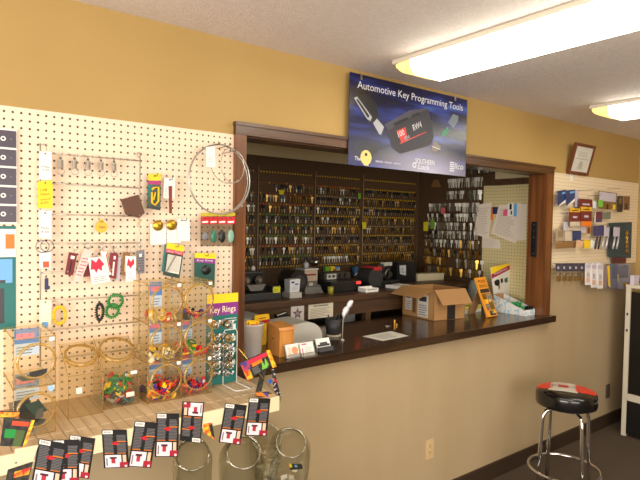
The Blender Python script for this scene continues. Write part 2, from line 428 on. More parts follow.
c = Card([Vector((t0.x-.07, -.0060, PY(14, 226, -.014).z)), Vector((t0.x-.002, -.0060, PY(14, 226, -.014).z)), Vector((t0.x-.002, -.0060, PY(14, 329, -.014).z)), Vector((t0.x-.07, -.0060, PY(14, 329, -.014).z))], .001, teal)
c.patch(0, .70, 1, .97, white).patch(.55, .78, .95, .92, orange).patch(0, .45, .85, .68, lblue).patch(.0, .22, .55, .48, dgrey).patch(0, .03, 1, .45, teal).patch(.1, .06, .5, .4, dgrey)
solo('accessory_card', c.mb, 'teal accessory card with orange mark at the left edge, below the dark tag strip', 'card')
# --- wire rack with eight bars of small hooks
RY = -.032
rk0 = PY(90, 400, RY)
rackw = mat('rack_wire', (196, 190, 178), .4, .7)
R = Thing('wire_hook_rack', (rk0.x, BY, PY(90, 340, RY).z), 'wire rack with eight hooked bars on the left pegboard, hung with key fobs', 'rack')
xl = PY(40, 240, RY).x; xr = PY(139, 240, RY).x
bars = [153.5, 183.5, 214.5, 243.7, 272.5, 301, 330, 359]
def bz(i): return PY(53, bars[i], RY).z
m = MB()
for x in (xl, xr):
    m.tube([(x, BY, bz(0)+.03), (x, RY-.006, bz(0)+.03), (x, RY-.006, bz(7)-.02), (x, BY, bz(7)-.02)], .0026, rackw, 6)
m.tube([(xl, BY, bz(0)+.03), (xl+.02, RY, bz(0)+.03), (xl+.02, RY, bz(0)+.01)], .0015, rackw, 6)
m.tube([(xr, RY-.006, bz(0)+.03), (xr-.02, RY, bz(0)+.03), (xr, RY, bz(0)+.01)], .0015, rackw, 6)
R.part('upright_frame', m)
for i in range(8):
    m = MB(); m.tube([(xl, RY, bz(i)), (xr, RY, bz(i))], .0024, rackw, 6)
    for k in range(7):
        x = xl+.035+(xr-xl-.04)*k/6.
        m.tube([(x, RY, bz(i)), (x, RY-.016, bz(i)-.002), (x, RY-.020, bz(i)+.006)], .0017, rackw, 5)
    R.part('hooked_bar', m)
# --- column of price tags clipped down the left of the rack
TY = RY-.012
inkg = mat('pencil_ink', (96, 84, 78), .7); inky = mat('ink_on_yellow', (120, 96, 20), .7)
def tagcard(px, matl, lab, lines=(), hole=True, ink=inkg, cat='price tag'):
    c = Card(quadY(px, TY), .0008, matl)
    for (s, u, v, h, w) in lines: c.text(s, u, v, h, ink, w)
    if hole: c.disc(.5, .92, .003, inkg)
    return solo('price_tag', c.mb, lab, cat)
tagcard([(39, 151), (51.5, 152), (51.5, 180), (39, 179)], white, 'white price tag at the top of the tag column on the rack', [('9 Peke', .15, .42, .07, .7), ('3.95', .3, .3, .07, .5)])
tagcard([(37.5, 181.5), (53, 180), (52.5, 208.5), (37.5, 208)], yellow, 'bright yellow handwritten price tag, second in the tag column', [('118', .2, .62, .09, .4), ('Tikes', .15, .46, .09, .6), ('wound', .2, .28, .07, .6), ('8.50', .2, .15, .07, .5)], ink=inky)
tagcard([(38.5, 210.5), (51.5, 211), (51.5, 239), (39, 238)], white, 'white price tag just below the yellow one in the tag column', [('Nite', .2, .34, .08, .6), ('8.50', .2, .2, .08, .6)])
tagcard([(39, 250), (51.5, 250.5), (50.5, 269), (39.5, 268)], white, 'white price tag with an orange dot sticker, behind the coiled ring', [])
o_ = bpy.data.objects[-1] if False else None
c = Card(quadY([(43, 261.5), (49, 261.5), (49, 267.5), (43, 267.5)], TY-.0016), .0004, mat('orange_sticker', (236, 84, 40), .5)); solo('price_sticker', c.mb, 'orange square sticker on the white tag beside the rack', 'sticker')
tagcard([(39.5, 300), (51.5, 300), (51, 327), (39.5, 328)], mat('cream_tag', (240, 226, 196), .6), 'long cream price tag at the bottom of the tag column', [])
c = Card(quadY([(42, 322), (48, 322), (48, 327.5), (42, 327.5)], TY-.0016), .0004, mat('blue_sticker', (96, 160, 220), .5)); solo('price_sticker', c.mb, 'light blue square sticker at the foot of the long cream tag', 'sticker')
# coiled wire rings, dark small fob
p = PY(44.5, 246.5, TY-.006); m = MB()
m.ring(p+Vector((-.006, 0, 0)), .0205, .0012, mat('purple_wire', (70, 52, 84), .4, .5)); m.ring(p+Vector((.008, -.003, .002)), .0205, .0012, MATS['purple_wire'])
solo('key_ring_coil', m, 'pair of thin dark purple wire rings hanging over the tag column', 'key ring')
p = PY(46.5, 284, TY-.004); m = MB(); m.box(p, (.012, .006, .040), navy, None, .002); m.box(p+Vector((.004, -.003, -.012)), (.012, .006, .012), navy, None, .002); m.tube([p+Vector((0, 0, .02)), p+Vector((0, .004, .03))], .0015, steel)
solo('bottle_opener_fob', m, 'small dark blue fob at the left of the rack, under the orange sticker', 'key fob')
# --- five sprung key reels on the top bar
def reel(px, py, lab):
    p = PY(px, py, RY-.014); s = .0254*.30
    t = Thing('spring_key_chain', p-Vector((0, 0, .068)), lab, 'key chain', 'spring key chains on the top bar of the rack')
    a = MB(); a.ring(p+Vector((0, 0, -.004)), .0052, .001, steel, (1, .3, 0), 12, 5); a.box(p+Vector((0, 0, -.011)), (.008, .005, .008), dsteel, None, .002); t.part('clip', a)
    b = MB(); pts = []; n = 8
    for k in range(n*10+1):
        an = 2*PI*k/10; pts.append(p+Vector((.0085*math.cos(an), .0085*math.sin(an), -.016-.028*k/(n*10))))
    b.tube(pts, .0013, rackw, 4); t.part('spring', b)
    r = MB(); r.ring(p+Vector((.001, 0, -.056)), .0115, .0011, steel, (.2, 1, 0), 16, 5); t.part('ring', r)
    return t
for i, (x, y) in enumerate([(60.5, 155), (74.5, 155.5), (88, 156.5), (101, 157.5), (114, 158.5)]):
    reel(x, y, ['first sprung key chain from the left on the top bar', 'second sprung key chain from the left on the top bar', 'middle one of the five sprung key chains on the top bar', 'fourth sprung key chain from the left on the top bar', 'rightmost sprung key chain on the top bar of the rack'][i])
# brown leather pouch hung on the right upright
Y = RY-.02; t = Thing('leather_key_pouch', PY(134, 222, Y), 'brown leather key pouch hanging from the right end of the rack', 'key pouch')
c = Card(quadY([(121.5, 200), (138, 194.5), (144.5, 212), (139, 218.5), ], Y), .014, brownl)
m = MB(); m.slab(quadY([(121.5, 199.5), (138.5, 194.7), (144.8, 212.5), (139.5, 217.5), (126, 213.5)], Y), .012, brownl, Vector((0, 1, 0))); t.part('flap', m)
m = MB(); m.slab(quadY([(123.5, 203), (139, 200), (144.5, 213), (139.5, 218), (126, 214.5)], Y+.013), .008, mat('dark_brown_leather', (64, 40, 28), .6), Vector((0, 1, 0))); t.part('body', m)
m = MB(); m.ring(PY(139.5, 221, Y), .007, .001, brass, (.4, 1, 0)); m.ring(PY(138, 225, Y), .006, .0009, brass, (1, .4, 0)); t.part('key_ring', m)
# yellow round tag
Y = RY-.02; t = Thing('round_key_tag', PY(101.5, 234, Y), 'round yellow tag with black lettering on the third bar', 'key tag')
m = MB(); p = PY(101.5, 227, Y); m.cyl(p, p+Vector((0, .004, 0)), met(5.8, p), yellow if False else mat('amber_yellow_plastic', (236, 174, 36), .4), n=24); m.box(p+Vector((0, .002, met(6.4, p))), (met(4, p), .004, met(3, p)), MATS['amber_yellow_plastic'])
m.text('Yale', p+Vector((.001, -.0006, -.004)), (1, 0, .03), (0, 0, 1), .0085, black, .022, 'C'); t.part('disc', m)
m = MB(); m.ring(PY(101.5, 218, Y+.004), .012, .0011, steel, (.2, 1, 0)); t.part('ring', m)
# --- key fobs on the fourth bar: a row of hanging straps and cards
FY = RY-.018
def fob(name, px, matl, lab, ringpx, cat='key fob', Y=FY, t_=.003, deco=None, plab=None, part='strap'):
    t = Thing(name, PY(sum(q[0] for q in px)/len(px), max(q[1] for q in px), Y), lab, cat)
    c = Card(quadY(px, Y), t_, matl)
    if deco: deco(c)
    t.part(part, c.mb)
    r = MB(); p = PY(*ringpx, Y+.003); r.ring(p, .0105, .0012, steel, (.5, 1, 0), 14, 5); r.tube([p+Vector((0, 0, -.009)), PY((px[0][0]+px[1][0])/2, (px[0][1]+px[1][1])/2, Y+.001)], .0014, steel, 5)
    t.part('ring', r); return t
fob('strap_key_fob', [(69, 252), (77.5, 253.5), (73, 275.5), (65, 274.5)], crimson, 'dark red strap fob leaning left on the fourth bar', (75.5, 247), deco=lambda c: (c.patch(.3, .72, .75, .86, white), c.patch(.42, .1, .58, .62, mat('black_stitch', (40, 14, 14), .6))))
fob('strap_key_fob', [(84, 258), (90, 257), (91, 276), (83.5, 277)], crimson, 'dark red strap fob behind the pale pink and red printed cards', (88, 246), Y=FY+.008)
fob('card_key_fob', [(84, 249), (93.5, 250), (80, 283), (73, 281)], mat('pale_pink_card', (226, 196, 184), .5), 'slanted pale pink card fob on the fourth bar', (87.5, 245), deco=lambda c: c.lines(.15, .2, .9, .8, 6, pink, .3))
def splash(c):
    c.shape([(.05, .55), (.2, .95), (.45, .80), (.7, .97), (.95, .7), (.75, .62), (.7, .45), (.5, .55), (.35, .40), (.25, .55)], mat('red_splash', (232, 26, 60), .5))
    c.lines(.15, .08, .85, .3, 3, grey, .3)
fob('card_key_fob', [(88, 258), (103, 256.5), (110.5, 281.5), (92, 284.5)], white, 'white card fob with a red splash, largest on the fourth bar', (101, 247), deco=splash, Y=FY-.010)
fob('strap_key_fob', [(101, 251), (106.5, 252), (111.5, 274.5), (106.5, 276)], white, 'narrow white strap fob beside the large red splash card', (102, 245), Y=FY-.006, deco=lambda c: c.patch(.75, .1, .95, .9, red))
fob('strap_key_fob', [(110.5, 252.5), (118.5, 253.5), (116, 279), (108, 277)], mat('wine_red_leather', (128, 28, 40), .5), 'wine red strap fob in the middle of the fourth bar', (113.5, 246), deco=lambda c: (c.patch(.45, .75, .7, .88, white), c.patch(.45, .1, .65, .65, white)))
fob('strap_key_fob', [(117, 257), (121, 257), (119.5, 282), (115.5, 281.5)], mat('grey_lilac_card', (190, 180, 190), .4), 'narrow grey lilac fob right of the wine red strap', (115.5, 250), Y=FY+.006)
fob('buckle_key_fob', [(123.5, 252), (130.5, 252.5), (129, 276), (122, 275)], mat('bronze_leather', (132, 92, 48), .5), 'bronze loop fob right of centre on the fourth bar', (127, 245), deco=lambda c: c.patch(.28, .15, .7, .85, mat('light_bronze', (206, 176, 128), .5)))
def splash2(c):
    c.shape([(.1, .62), (.25, .92), (.5, .78), (.8, .93), (.85, .7), (.6, .6), (.5, .5), (.3, .62)], MATS['red_splash']); c.patch(.12, .06, .88, .4, mat('pale_lilac_print', (214, 206, 220), .5))
fob('card_key_fob', [(125.5, 256), (136, 256.5), (135.5, 281), (126, 281.5)], white, 'small white card fob with a red splash at the right of the fourth bar', (133, 250), deco=splash2, Y=FY-.008)
fob('mesh_key_fob', [(136.5, 251), (144.5, 249.5), (144.5, 273), (138, 274)], mat('grey_mesh_metal', (126, 120, 126), .45, .5), 'grey ribbed metal fob at the right end of the fourth bar', (139.5, 244.5), deco=lambda c: (c.lines(.1, .1, .9, .85, 7, dgrey, .35, 0), c.patch(.3, .72, .65, .85, white)))
# --- coil bracelets on the sixth bar
def coil(px, py, wx, wy, col, lab, Y=RY-.014, tilt=0.):
    p = PY(px, py, Y); m = MB(); a = met(wx/2, p)*1.12; b = met(wy/2, p); pts = []
    n = 22; q = 8
    for k in range(n*q):
        th = 2*PI*k/(n*q); ph = 2*PI*k/q; rr = .0042*math.cos(ph)
        x = (a-.0052+rr)*math.cos(th); z = (b-.0052+rr)*math.sin(th); ct, st = math.cos(tilt), math.sin(tilt)
        pts.append(p+Vector((x*ct-z*st, .0042*math.sin(ph), x*st+z*ct)))
    m.tube(pts, .0026, col, 5, True)
    return solo('coil_bracelet', m, lab, 'coil bracelet', 'coil bracelets on the rack')
coil(59.5, 315.5, 12.5, 20, mat('yellow_coil', (240, 206, 30), .4), 'yellow coil wrist key holder on the sixth bar')
coil(99.7, 312, 8.5, 19, mat('black_coil', (26, 26, 26), .4), 'black coil wrist key holder on the sixth bar')
coil(115.5, 301.5, 15, 16, green, 'upper green coil wrist key holder of the linked pair', RY-.014, .5)
coil(112.3, 311, 13, 16, green, 'lower green coil wrist key holder of the linked pair', RY-.020, -.2)
# --- blister cards in the middle of the board
def pegged(px, py, L, name, corners, matl, deco, lab, cat='blister card', off=.75, t_=.003, body=None, grp=None):
    Y = BY-L*off
    c = Card(quadY(corners, Y), t_, matl)
    h = c.at(.5, .93); hm = MB(); hm.tube([(h.x, BY+.002, h.z), (h.x, Y-.028, h.z), (h.x, Y-.034, h.z+.010)], .0014, dsteel, 5); hm.cyl((h.x, BY+.001, h.z), (h.x, BY-.004, h.z), .004, dsteel, n=8)
    solo('peg_hook', hm, 'peg carrying the '+' '.join(lab.split(',')[0].split()[:11]), 'hook', 'pegs with goods on the left pegboard')
    if deco: deco(c)
    if body is None:
        return solo(name, c.mb, lab, cat)
    t = Thing(name, c.at(.5, 0), lab, cat); t.part('card', c.mb)
    for pn, fn in body: t.part(pn, fn(c, Y))
    return t
def kc_body(c, Y):
    m = MB(); q = PY(155, 197, Y-.006)
    m.tube([PY(152, 190, Y-.006), PY(153.5, 188, Y-.006), PY(158.5, 187, Y-.006), PY(158.5, 201, Y-.006), PY(155, 205, Y-.006), PY(152, 203, Y-.006), PY(152, 192, Y-.006)], .0042, mat('yellow_strap', (240, 190, 30), .45), 6)
    m.tube([PY(155.5, 192, Y-.010), PY(153.8, 200, Y-.010)], .003, MATS['yellow_strap'], 6); return m
pegged(160, 171, .05, 'lanyard_blister_card', [(148.3, 174), (160.8, 173.5), (160.4, 210.5), (147.3, 208)], mat('dark_teal_print', (70, 84, 74), .5),
       lambda c: (c.patch(0, .8, 1, 1, yellow), c.patch(0, .70, 1, .81, mat('magenta_print', (170, 50, 110), .5)), c.patch(.0, .3, .3, .7, teal), c.patch(.45, .92, .6, .96, dgrey), c.patch(0, 0, 1, .08, dgrey)),
       'teal blister card with a yellow strap, left of the red fob card', body=[('yellow_lanyard', kc_body)])
def red_body(c, Y):
    m = MB(); m.slab(quadY([(168.9, 186), (172, 186), (172, 213.5), (169.5, 213.5)], Y-.004), .004, mat('brown_red_strap', (122, 42, 34), .5), Vector((0, 1, 0))); return m
pegged(178.5, 170.5, .06, 'strap_fob_card', [(164.5, 178), (175, 178), (174.5, 199), (163.5, 198)], white, lambda c: (c.disc(.5, .9, .003, dgrey), c.lines(.1, .1, .35, .6, 5, grey, .3)), 'white card with a brown red strap hanging from it', body=[('strap', red_body)])
def disc_body(px, py):
    def f(c, Y):
        m = MB(); p = PY(px, py, Y-.004); r = met(5.3, p); m.lathe([(0, .006), (r*.5, .006), (r, .003), (r, 0), (0, 0)], p, mat('gold_disc', (196, 158, 48), .3, .8), 20, Matrix.Rotation(PI/2, 3, 'X')); return m
    return f
pegged(164.5, 218.5, .045, 'key_lamp_card', [(150.5, 224), (166.5, 224), (166, 244.5), (150.5, 244.5)], white, None, 'white card with a gold disc, left of its twin', body=[('gold_disc', disc_body(157.8, 225.5))])
pegged(178, 218, .045, 'key_lamp_card', [(167, 223), (181, 223), (181, 243), (167, 243)], white, None, 'white card with a gold disc, right of its twin', body=[('gold_disc', disc_body(171.3, 225))])
pegged(193, 214, .06, 'blank_header_card', [(177, 219), (189.5, 219), (190, 241), (178, 241)], white, lambda c: c.disc(.38, .94, .0035, dsteel), 'plain white card right of the two gold disc cards')
def cap_body(c, Y):
    m = MB(); m.slab(quadY([(168, 252), (181, 253.5), (178.5, 272.5), (165.5, 271)], Y-.004), .006, poly_, Vector((0, 1, 0)))
    for k in range(4): a = PY(175.5-2.2*k, 256+4*k, Y-.003); m.tube([a, a+Vector((-.010, 0, -.014))], .0018, mat('pewter', (140, 132, 122), .35, .8), 5)
    return m
pegged(184, 241, .055, 'key_tag_card', [(167, 242.5), (184.5, 246), (179.5, 278.5), (163, 275)], mat('deep_green_print', (46, 66, 58), .5),
       lambda c: (c.patch(0, .82, 1, 1, yellow), c.patch(.0, .70, 1, .82, mat('rose_print', (206, 74, 96), .5)), c.text('Key Tags', .1, .73, .05, white, .8), c.patch(.12, .12, .92, .66, white), c.patch(-.12, .1, 0, .95, teal)),
       'yellow topped card of pewter key tags, slanted, under the gold discs', body=[('blister', cap_body)])
def key_body(c, Y):
    m = MB(); p = PY(206.3, 270, Y-.003); m.lathe([(0, .006), (.011, .0055), (.0185, .003), (.0195, 0)], p, blackp, 24, Matrix.Rotation(PI/2, 3, 'X')); return m
def key_foot(c, Y):
    m = MB(); m.box(PY(205, 284, Y-.004), (.012, .006, .022), dgrey, None, .002); return m
pegged(214, 251, .05, 'key_hider_card', [(194.5, 253), (215.5, 253.5), (214.5, 287.5), (194.5, 283.5)], mat('forest_teal_card', (34, 80, 70), .5),
       lambda c: (c.patch(0, .84, 1, 1, yellow), c.patch(0, .70, 1, .84, purple), c.text('Key Ring', .12, .74, .06, white, .75)),
       'green card with a black disc under a yellow and purple top, above the stand', body=[('black_disc', key_body), ('grey_pin', key_foot)])
# --- four red topped packs in a row
for i, x in enumerate([200.8, 209.3, 217.8, 226.4]):
    Y = BY-.05-.003*i
    peg(x+6, 213.5, .06, .012, ['peg of the first red topped pack from the left','peg of the second red topped pack','peg of the third red topped pack','peg of the red topped pack nearest the stile'][i], 'pegs with goods on the left pegboard')
    dy = -.25*i
    c = Card(quadY([(x, 213), (x+8.8, 212.5), (x+8.3, 246), (x-.3, 246.5)], Y), .0015, polyd)
    c.patch(0, .90, 1, 1, mat('mustard_print', (196, 172, 40), .5)).patch(0, .66, 1, .88, red).disc(.5, .83, .003, black).patch(.15, .70, .85, .75, white)
    t = Thing('padlock_pack', c.at(.5, 0), ['first red topped hanging pack from the left, above the key hider card', 'second red topped hanging pack, with a green medallion', 'third red topped hanging pack, with a black medallion', 'last red topped hanging pack, beside the wooden stile'][i], 'blister card', 'red topped packs in a row')
    t.part('pack', c.mb)
    b = MB(); cc = [grey, mat('jade_enamel', (50, 112, 92), .3), blackp, mat('jade_white_enamel', (130, 170, 150), .3)][i]
    q = c.at(.5, .3, .003); b.ball(q, (met(3.6, q), .004, met(6.5 if i else 4, q)), cc); t.part('medallion', b)
# --- loops of steel cable on three long pegs, with a small white tag
pa = PY(221, 138.5, BY); pb = PY(231, 140.5, BY)
for (px, py, L, lb) in ((219.3, 141, .10, 'long peg on the left holding the steel cable loops'), (229, 142.5, .11, 'long peg in the middle holding the steel cable loops'), (234, 147.5, .12, 'long peg nearest the stile holding the steel cable loops')):
    p = PY(px-12, py+6, BY); mm = MB(); mm.tube([p, p+Vector((0, -L, 0)), p+Vector((0, -L-.004, .012))], .0016, dsteel, 5)
    solo('peg_hook', mm, lb, 'hook')
Y = -.085; p = PY(219, 179.5, Y); rr = met(34.5, p); m = MB()
cable = mat('braided_cable', (176, 170, 160), .35, .7)
m.ring(p, rr*.885, .0019, cable, (0, 1, 0), 48, 6, 1.06, 1.13); m.ring(p+Vector((.004, -.003, .002)), rr*.90, .0017, cable, (0, 1, 0), 48, 6, 1.07, 1.12); m.ring(p+Vector((.006, -.005, -.001)), rr*.89, .0017, cable, (0, 1, 0), 48, 6, 1.08, 1.125)
p2 = PY(246.5, 200, Y); m.cyl(PY(241, 207, Y), PY(243, 205.5, Y), .004, nickel, n=8)
solo('steel_cable_loop', m, 'large loop of braided steel cable hanging beside the opening', 'cable')
p = PY(229, 165, Y-.01); m = MB(); pts = [PY(x, y, Y-.012) for x, y in [(229, 147), (223.5, 152), (220.5, 162), (222, 172), (226.5, 180), (232.5, 183.5), (239, 181.5), (243, 175), (244.5, 167), (242.5, 157), (238, 151)]]
m.tube(pts, .0018, cable, 6)
m.tube([PY(x, y, Y-.006) for x, y in [(206, 150), (210, 165), (213, 173), (219, 180), (226, 183), (233, 183)]], .0018, cable, 6)
m.cyl(PY(236.5, 181.5, Y-.012), PY(238.5, 180.5, Y-.012), .0045, nickel, n=8)
solo('steel_cable_loop', m, 'smaller inner loop of steel cable inside the large one', 'cable')
c = Card(quadY([(206, 147), (214.7, 146.5), (215.2, 167.5), (206.5, 166.8)], Y-.016), .0006, white); c.lines(.2, .25, .8, .55, 3, mat('faint_ink', (206, 196, 188), .7), .4); solo('price_tag', c.mb, 'small white tag hanging on the steel cable loops', 'price tag')
# ------------------------------------------------------------------ slatted display shelf under the pegboard
SZ = 1.015; SF = -.405; SX1 = .79; SX0 = -1.3
slat = wood('tan_slat', (206, 182, 146), (184, 158, 122), .6, 'Y')
cream = mat('cream_enamel', (232, 216, 178), .45, noise=((222, 204, 164), 9, .3, .7))
T = Thing('display_shelf', (.0, -.2, .97), 'tan slatted display shelf with a cream front lip under the pegboard', 'shelf')
m = MB(); x = SX0; w = .036
while x < SX1-.001:
    x2 = min(x+w, SX1); m.bb((x+.0009, SF+.004, SZ-.012), (x2-.0009, -.0006, SZ), slat); x = x2
T.part('slat_top', m)
m = MB(); m.bb((SX0, SF+.006, SZ-.03), (SX1-.003, -.006, SZ-.013), mat('dark_shelf_core', (88, 68, 46), .7)); T.part('core', m)
m = MB(); m.bb((SX0, SF-.006, SZ-.052), (SX1+.002, SF+.004, SZ+.002), cream, .002); m.bb((SX1-.002, SF, SZ-.05), (SX1+.004, -.006, SZ-.001), cream); T.part('front_lip', m)
m = MB(); x = SX0
while x < SX1-.02:
    m.bb((x+.002, -.325, SZ+.0002), (min(x+w*.8, SX1), -.3215, SZ+.0012), cream); x += w
T.part('divider_rail', m)
m = MB()
for x in (-.9, -.1, .70): m.bb((x, -.36, SZ-.075), (x+.02, -.0005, SZ-.031), cream)
T.part('bracket', m) if False else None
for x in (-.9, -.1, .70):
    m = MB(); m.slab([(x, -.0005, SZ-.031), (x, -.34, SZ-.031), (x, -.0005, SZ-.16)], .018, cream, Vector((1, 0, 0))); T.part('bracket', m)
# ------------------------------------------------------------------ clear bins
def holeplate(mb, tl, tr, br, bl, c, R, mt, n=32, sx=1.):
    """flat plate with a round hole; c: hole centre, R radius"""
    tl, tr, br, bl, c = (Vector(v) for v in (tl, tr, br, bl, c)); x = (tr-tl).normalized(); nrm = x.cross(tl-bl); y = nrm.cross(x).normalized()
    loop = []; W = 8
    for a, b in ((tr, tl), (tl, bl), (bl, br), (br, tr)):
        loop += [a+(b-a)*(k/W) for k in range(W)]
    # begin at the angle of tr
    inner = []
    for p in loop:
        d = p-c; an = math.atan2(d.dot(y), d.dot(x)); inner.append(c+x*R*sx*math.cos(an)+y*R*math.sin(an))
    k = len(loop); mb.add(loop+inner, [[i, (i+1) % k, k+(i+1) % k, k+i] for i in range(k)], mt)
    return x, y
def collar(mb, c, R, n, L, w):
    """moulded lip round a bin's mouth: a short tube with a flat flange"""
    u = n.orthogonal().normalized(); v = n.cross(u); N = 40; vs = []
    prof = [(R, 0), (R, L), (R-w, L+.0015), (R-w, L-.001), (R-.0018, L-.0015), (R-.0018, 0)]
    for (r, h) in prof: vs += [c+n*h+(u*math.cos(2*PI*j/N)+v*math.sin(2*PI*j/N))*r for j in range(N)]
    mb.add(vs, [[i*N+j, i*N+(j+1) % N, (i+1)*N+(j+1) % N, (i+1)*N+j] for i in range(len(prof)-1) for j in range(N)], acre, True)
def bin_(x0, x1, yf, yb, z0, z1, lab, grp, hc=None, R=None, rim=.004, lean=.0, sticker=True, header=None, knock=.0):
    T = Thing('clear_bin', ((x0+x1)/2, (yf+yb)/2, z0), lab, 'bin', grp)
    m = MB(); t = .0015
    fb = yf; ft = yf+lean
    L = [(x0, fb, z0), (x0, ft, z1), (x0, yb, z1), (x0, yb, z0)]; Rr = [(x1, q[1], q[2]) for q in L]
    m.poly(L, acry); m.poly(Rr[::-1], acry)
    m.poly([(x0, fb, z0+.0004), (x1, fb, z0+.0004), (x1, yb, z0+.0004), (x0, yb, z0+.0004)], acry); m.poly([(x0, yb, z0), (x1, yb, z0), (x1, yb, z1), (x0, yb, z1)], acry)
    m.poly([(x0, ft, z1), (x0, yb, z1), (x1, yb, z1), (x1, ft, z1)], acry)
    hc = hc or ((x0+x1)/2, (fb+ft)/2, (z0+z1)/2+.012); R = R or (x1-x0)*.47
    holeplate(m, (x0, ft, z1), (x1, ft, z1), (x1, fb, z0), (x0, fb, z0), hc, R, acry)
    T.part('body', m)
    e = MB(); d = .0016
    for a, b in (((x0, fb, z0), (x0, ft, z1)), ((x1, fb, z0), (x1, ft, z1)), ((x0, ft, z1), (x1, ft, z1)), ((x0, fb, z0), (x1, fb, z0)), ((x0, ft, z1), (x0, yb, z1)), ((x1, ft, z1), (x1, yb, z1)), ((x0, fb, z0), (x0, yb, z0))):
        e.tube([a, b], d, acre, 5)
    T.part('edges', e)
    r = MB(); nrm = Vector((0, -(z1-z0), lean)).normalized()
    collar(r, Vector(hc), R, nrm, .010, .0075); T.part('rim', r)
    if sticker:
        s = Card([(x1-.017, ft-.0022, z1-.002), (x1-.003, ft-.0022, z1-.002), (x1-.003, ft-.0022, z1-.014), (x1-.017, ft-.0022, z1-.014)], .0004, white); T.part('price_sticker', s.mb)
    if header:
        hx0, hx1, hy, hz0, hz1 = header
        s = Card([(hx0, hy, hz1), (hx1, hy, hz1), (hx1, hy, hz0), (hx0, hy, hz0)], .0008, mat('pale_blue_label', (190, 208, 232), .5))
        s.patch(0, .45, 1, 1, mat('sky_label', (74, 128, 206), .5)).patch(.08, .62, .8, .82, mat('pink_lettering', (226, 110, 150), .5)).lines(.08, .08, .9, .4, 3, grey, .35)
        T.part('header_label', s.mb)
    return T
TX0, TXM, TX1 = .361, .485, .607; TF, TB = -.223, -.055
hz = [SZ+.0005, SZ+.1425, SZ+.2845]
rowname = ['bottom', 'middle', 'top']
for r in range(3):
    for cidx, (a, b) in enumerate(((TX0, TXM), (TXM+.001, TX1))):
        z0 = hz[r]; z1 = hz[r]+.1405
        bin_(a+.001, b-.001, TF, TB, z0, z1, f'clear amber bin with a round opening, {rowname[r]} {"left" if cidx == 0 else "right"} of the six bin tower', 'clear bins of the tower beside the key ring stand', hc=((a+b)/2+.003, TF+.0, z0+.078), R=.0585, rim=.0032,
             header=(a+.060, a+.108, TB-.012, z0+.035, z0+.13) if not (r == 2 and cidx == 1) else None)
# two bins stacked at the far left
LX0, LX1 = -.062, .050
for r in range(2):
    z0 = SZ+.0005+.148*r
    bin_(LX0, LX1, -.30, -.08, z0, z0+.1465, ['lower clear bin at the far left of the shelf, full of dark card sheets', 'upper clear bin at the far left of the shelf, over its twin'][r], 'clear bins at the far left', hc=(-.003, -.30, z0+.078), R=.054, rim=.0035, header=(LX0+.028, LX0+.100, -.10, z0+.05, z0+.14))
# the two tall bins with slanted mouths
def tallbin(xa, xb, yf, yb, zf, zt, lab):
    T = Thing('slant_top_bin', ((xa+xb)/2, (yf+yb)/2, SZ), lab, 'bin', 'tall clear bins with slanted mouths')
    z0 = SZ+.0006; ys = yf+.012; m = MB()
    prof = [(yf, z0), (yf, zf), (yb-.005, zt), (yb, zt), (yb, z0)]
    for x in (xa, xb): m.poly([(x, y, z) for y, z in prof], acry)
    m.poly([(xa, yf, z0), (xb, yf, z0), (xb, yf, zf), (xa, yf, zf)], acry)
    m.poly([(xa, yb, z0), (xb, yb, z0), (xb, yb, zt), (xa, yb, zt)], acry); m.poly([(xa, yf, z0), (xb, yf, z0), (xb, yb, z0), (xa, yb, z0)], acry)
    tl, tr, br, bl = (xa, yb-.005, zt), (xb, yb-.005, zt), (xb, yf, zf), (xa, yf, zf)
    c = ((xa+xb)/2, yf+(yb-.005-yf)*.53, zf+(zt-zf)*.53); R = (xb-xa)*.492
    SL = math.hypot(yb-.005-yf, zt-zf)
    holeplate(m, tl, tr, br, bl, c, min(R, SL*.465), acry); T.part('body', m)
    e = MB(); nrm = Vector((0, -(zt-zf), (yb-.005-yf))).normalized()
    collar(e, Vector(c), min(R, SL*.465), nrm, .012, .009); T.part('rim', e)
    e = MB()
    for x in (xa, xb):
        for i in range(3): e.tube([(x, prof[i][0], prof[i][1]), (x, prof[i+1][0], prof[i+1][1])], .0011, acre, 5)
    e.tube([(xa, yf, zf), (xb, yf, zf)], .0011, acre, 5); e.tube([(xa, yf, z0), (xb, yf, z0)], .0011, acre, 5); T.part('edges', e)
    return T
T1 = tallbin(.104, .212, -.215, -.07, SZ+.140, SZ+.218, 'empty tall clear bin with a slanted round mouth')
s = Card([(.128, -.2158, SZ+.098), (.146, -.2158, SZ+.098), (.146, -.2158, SZ+.078), (.128, -.2158, SZ+.078)], .0004, white); T1.part('price_sticker', s.mb)
T2 = tallbin(.220, .342, -.190, -.06, SZ+.140, SZ+.218, 'tall clear bin with a slanted mouth, half full of bright pieces')
s = Card([(.312, -.1908, SZ+.120), (.334, -.1908, SZ+.120), (.334, -.1908, SZ+.108), (.312, -.1908, SZ+.108)], .0004, white); T2.part('price_sticker', s.mb)
s = Card([(.297, -.1908, SZ+.046), (.325, -.1908, SZ+.046), (.325, -.1908, SZ+.03), (.297, -.1908, SZ+.03)], .0004, offw); T2.part('shelf_label', s.mb)
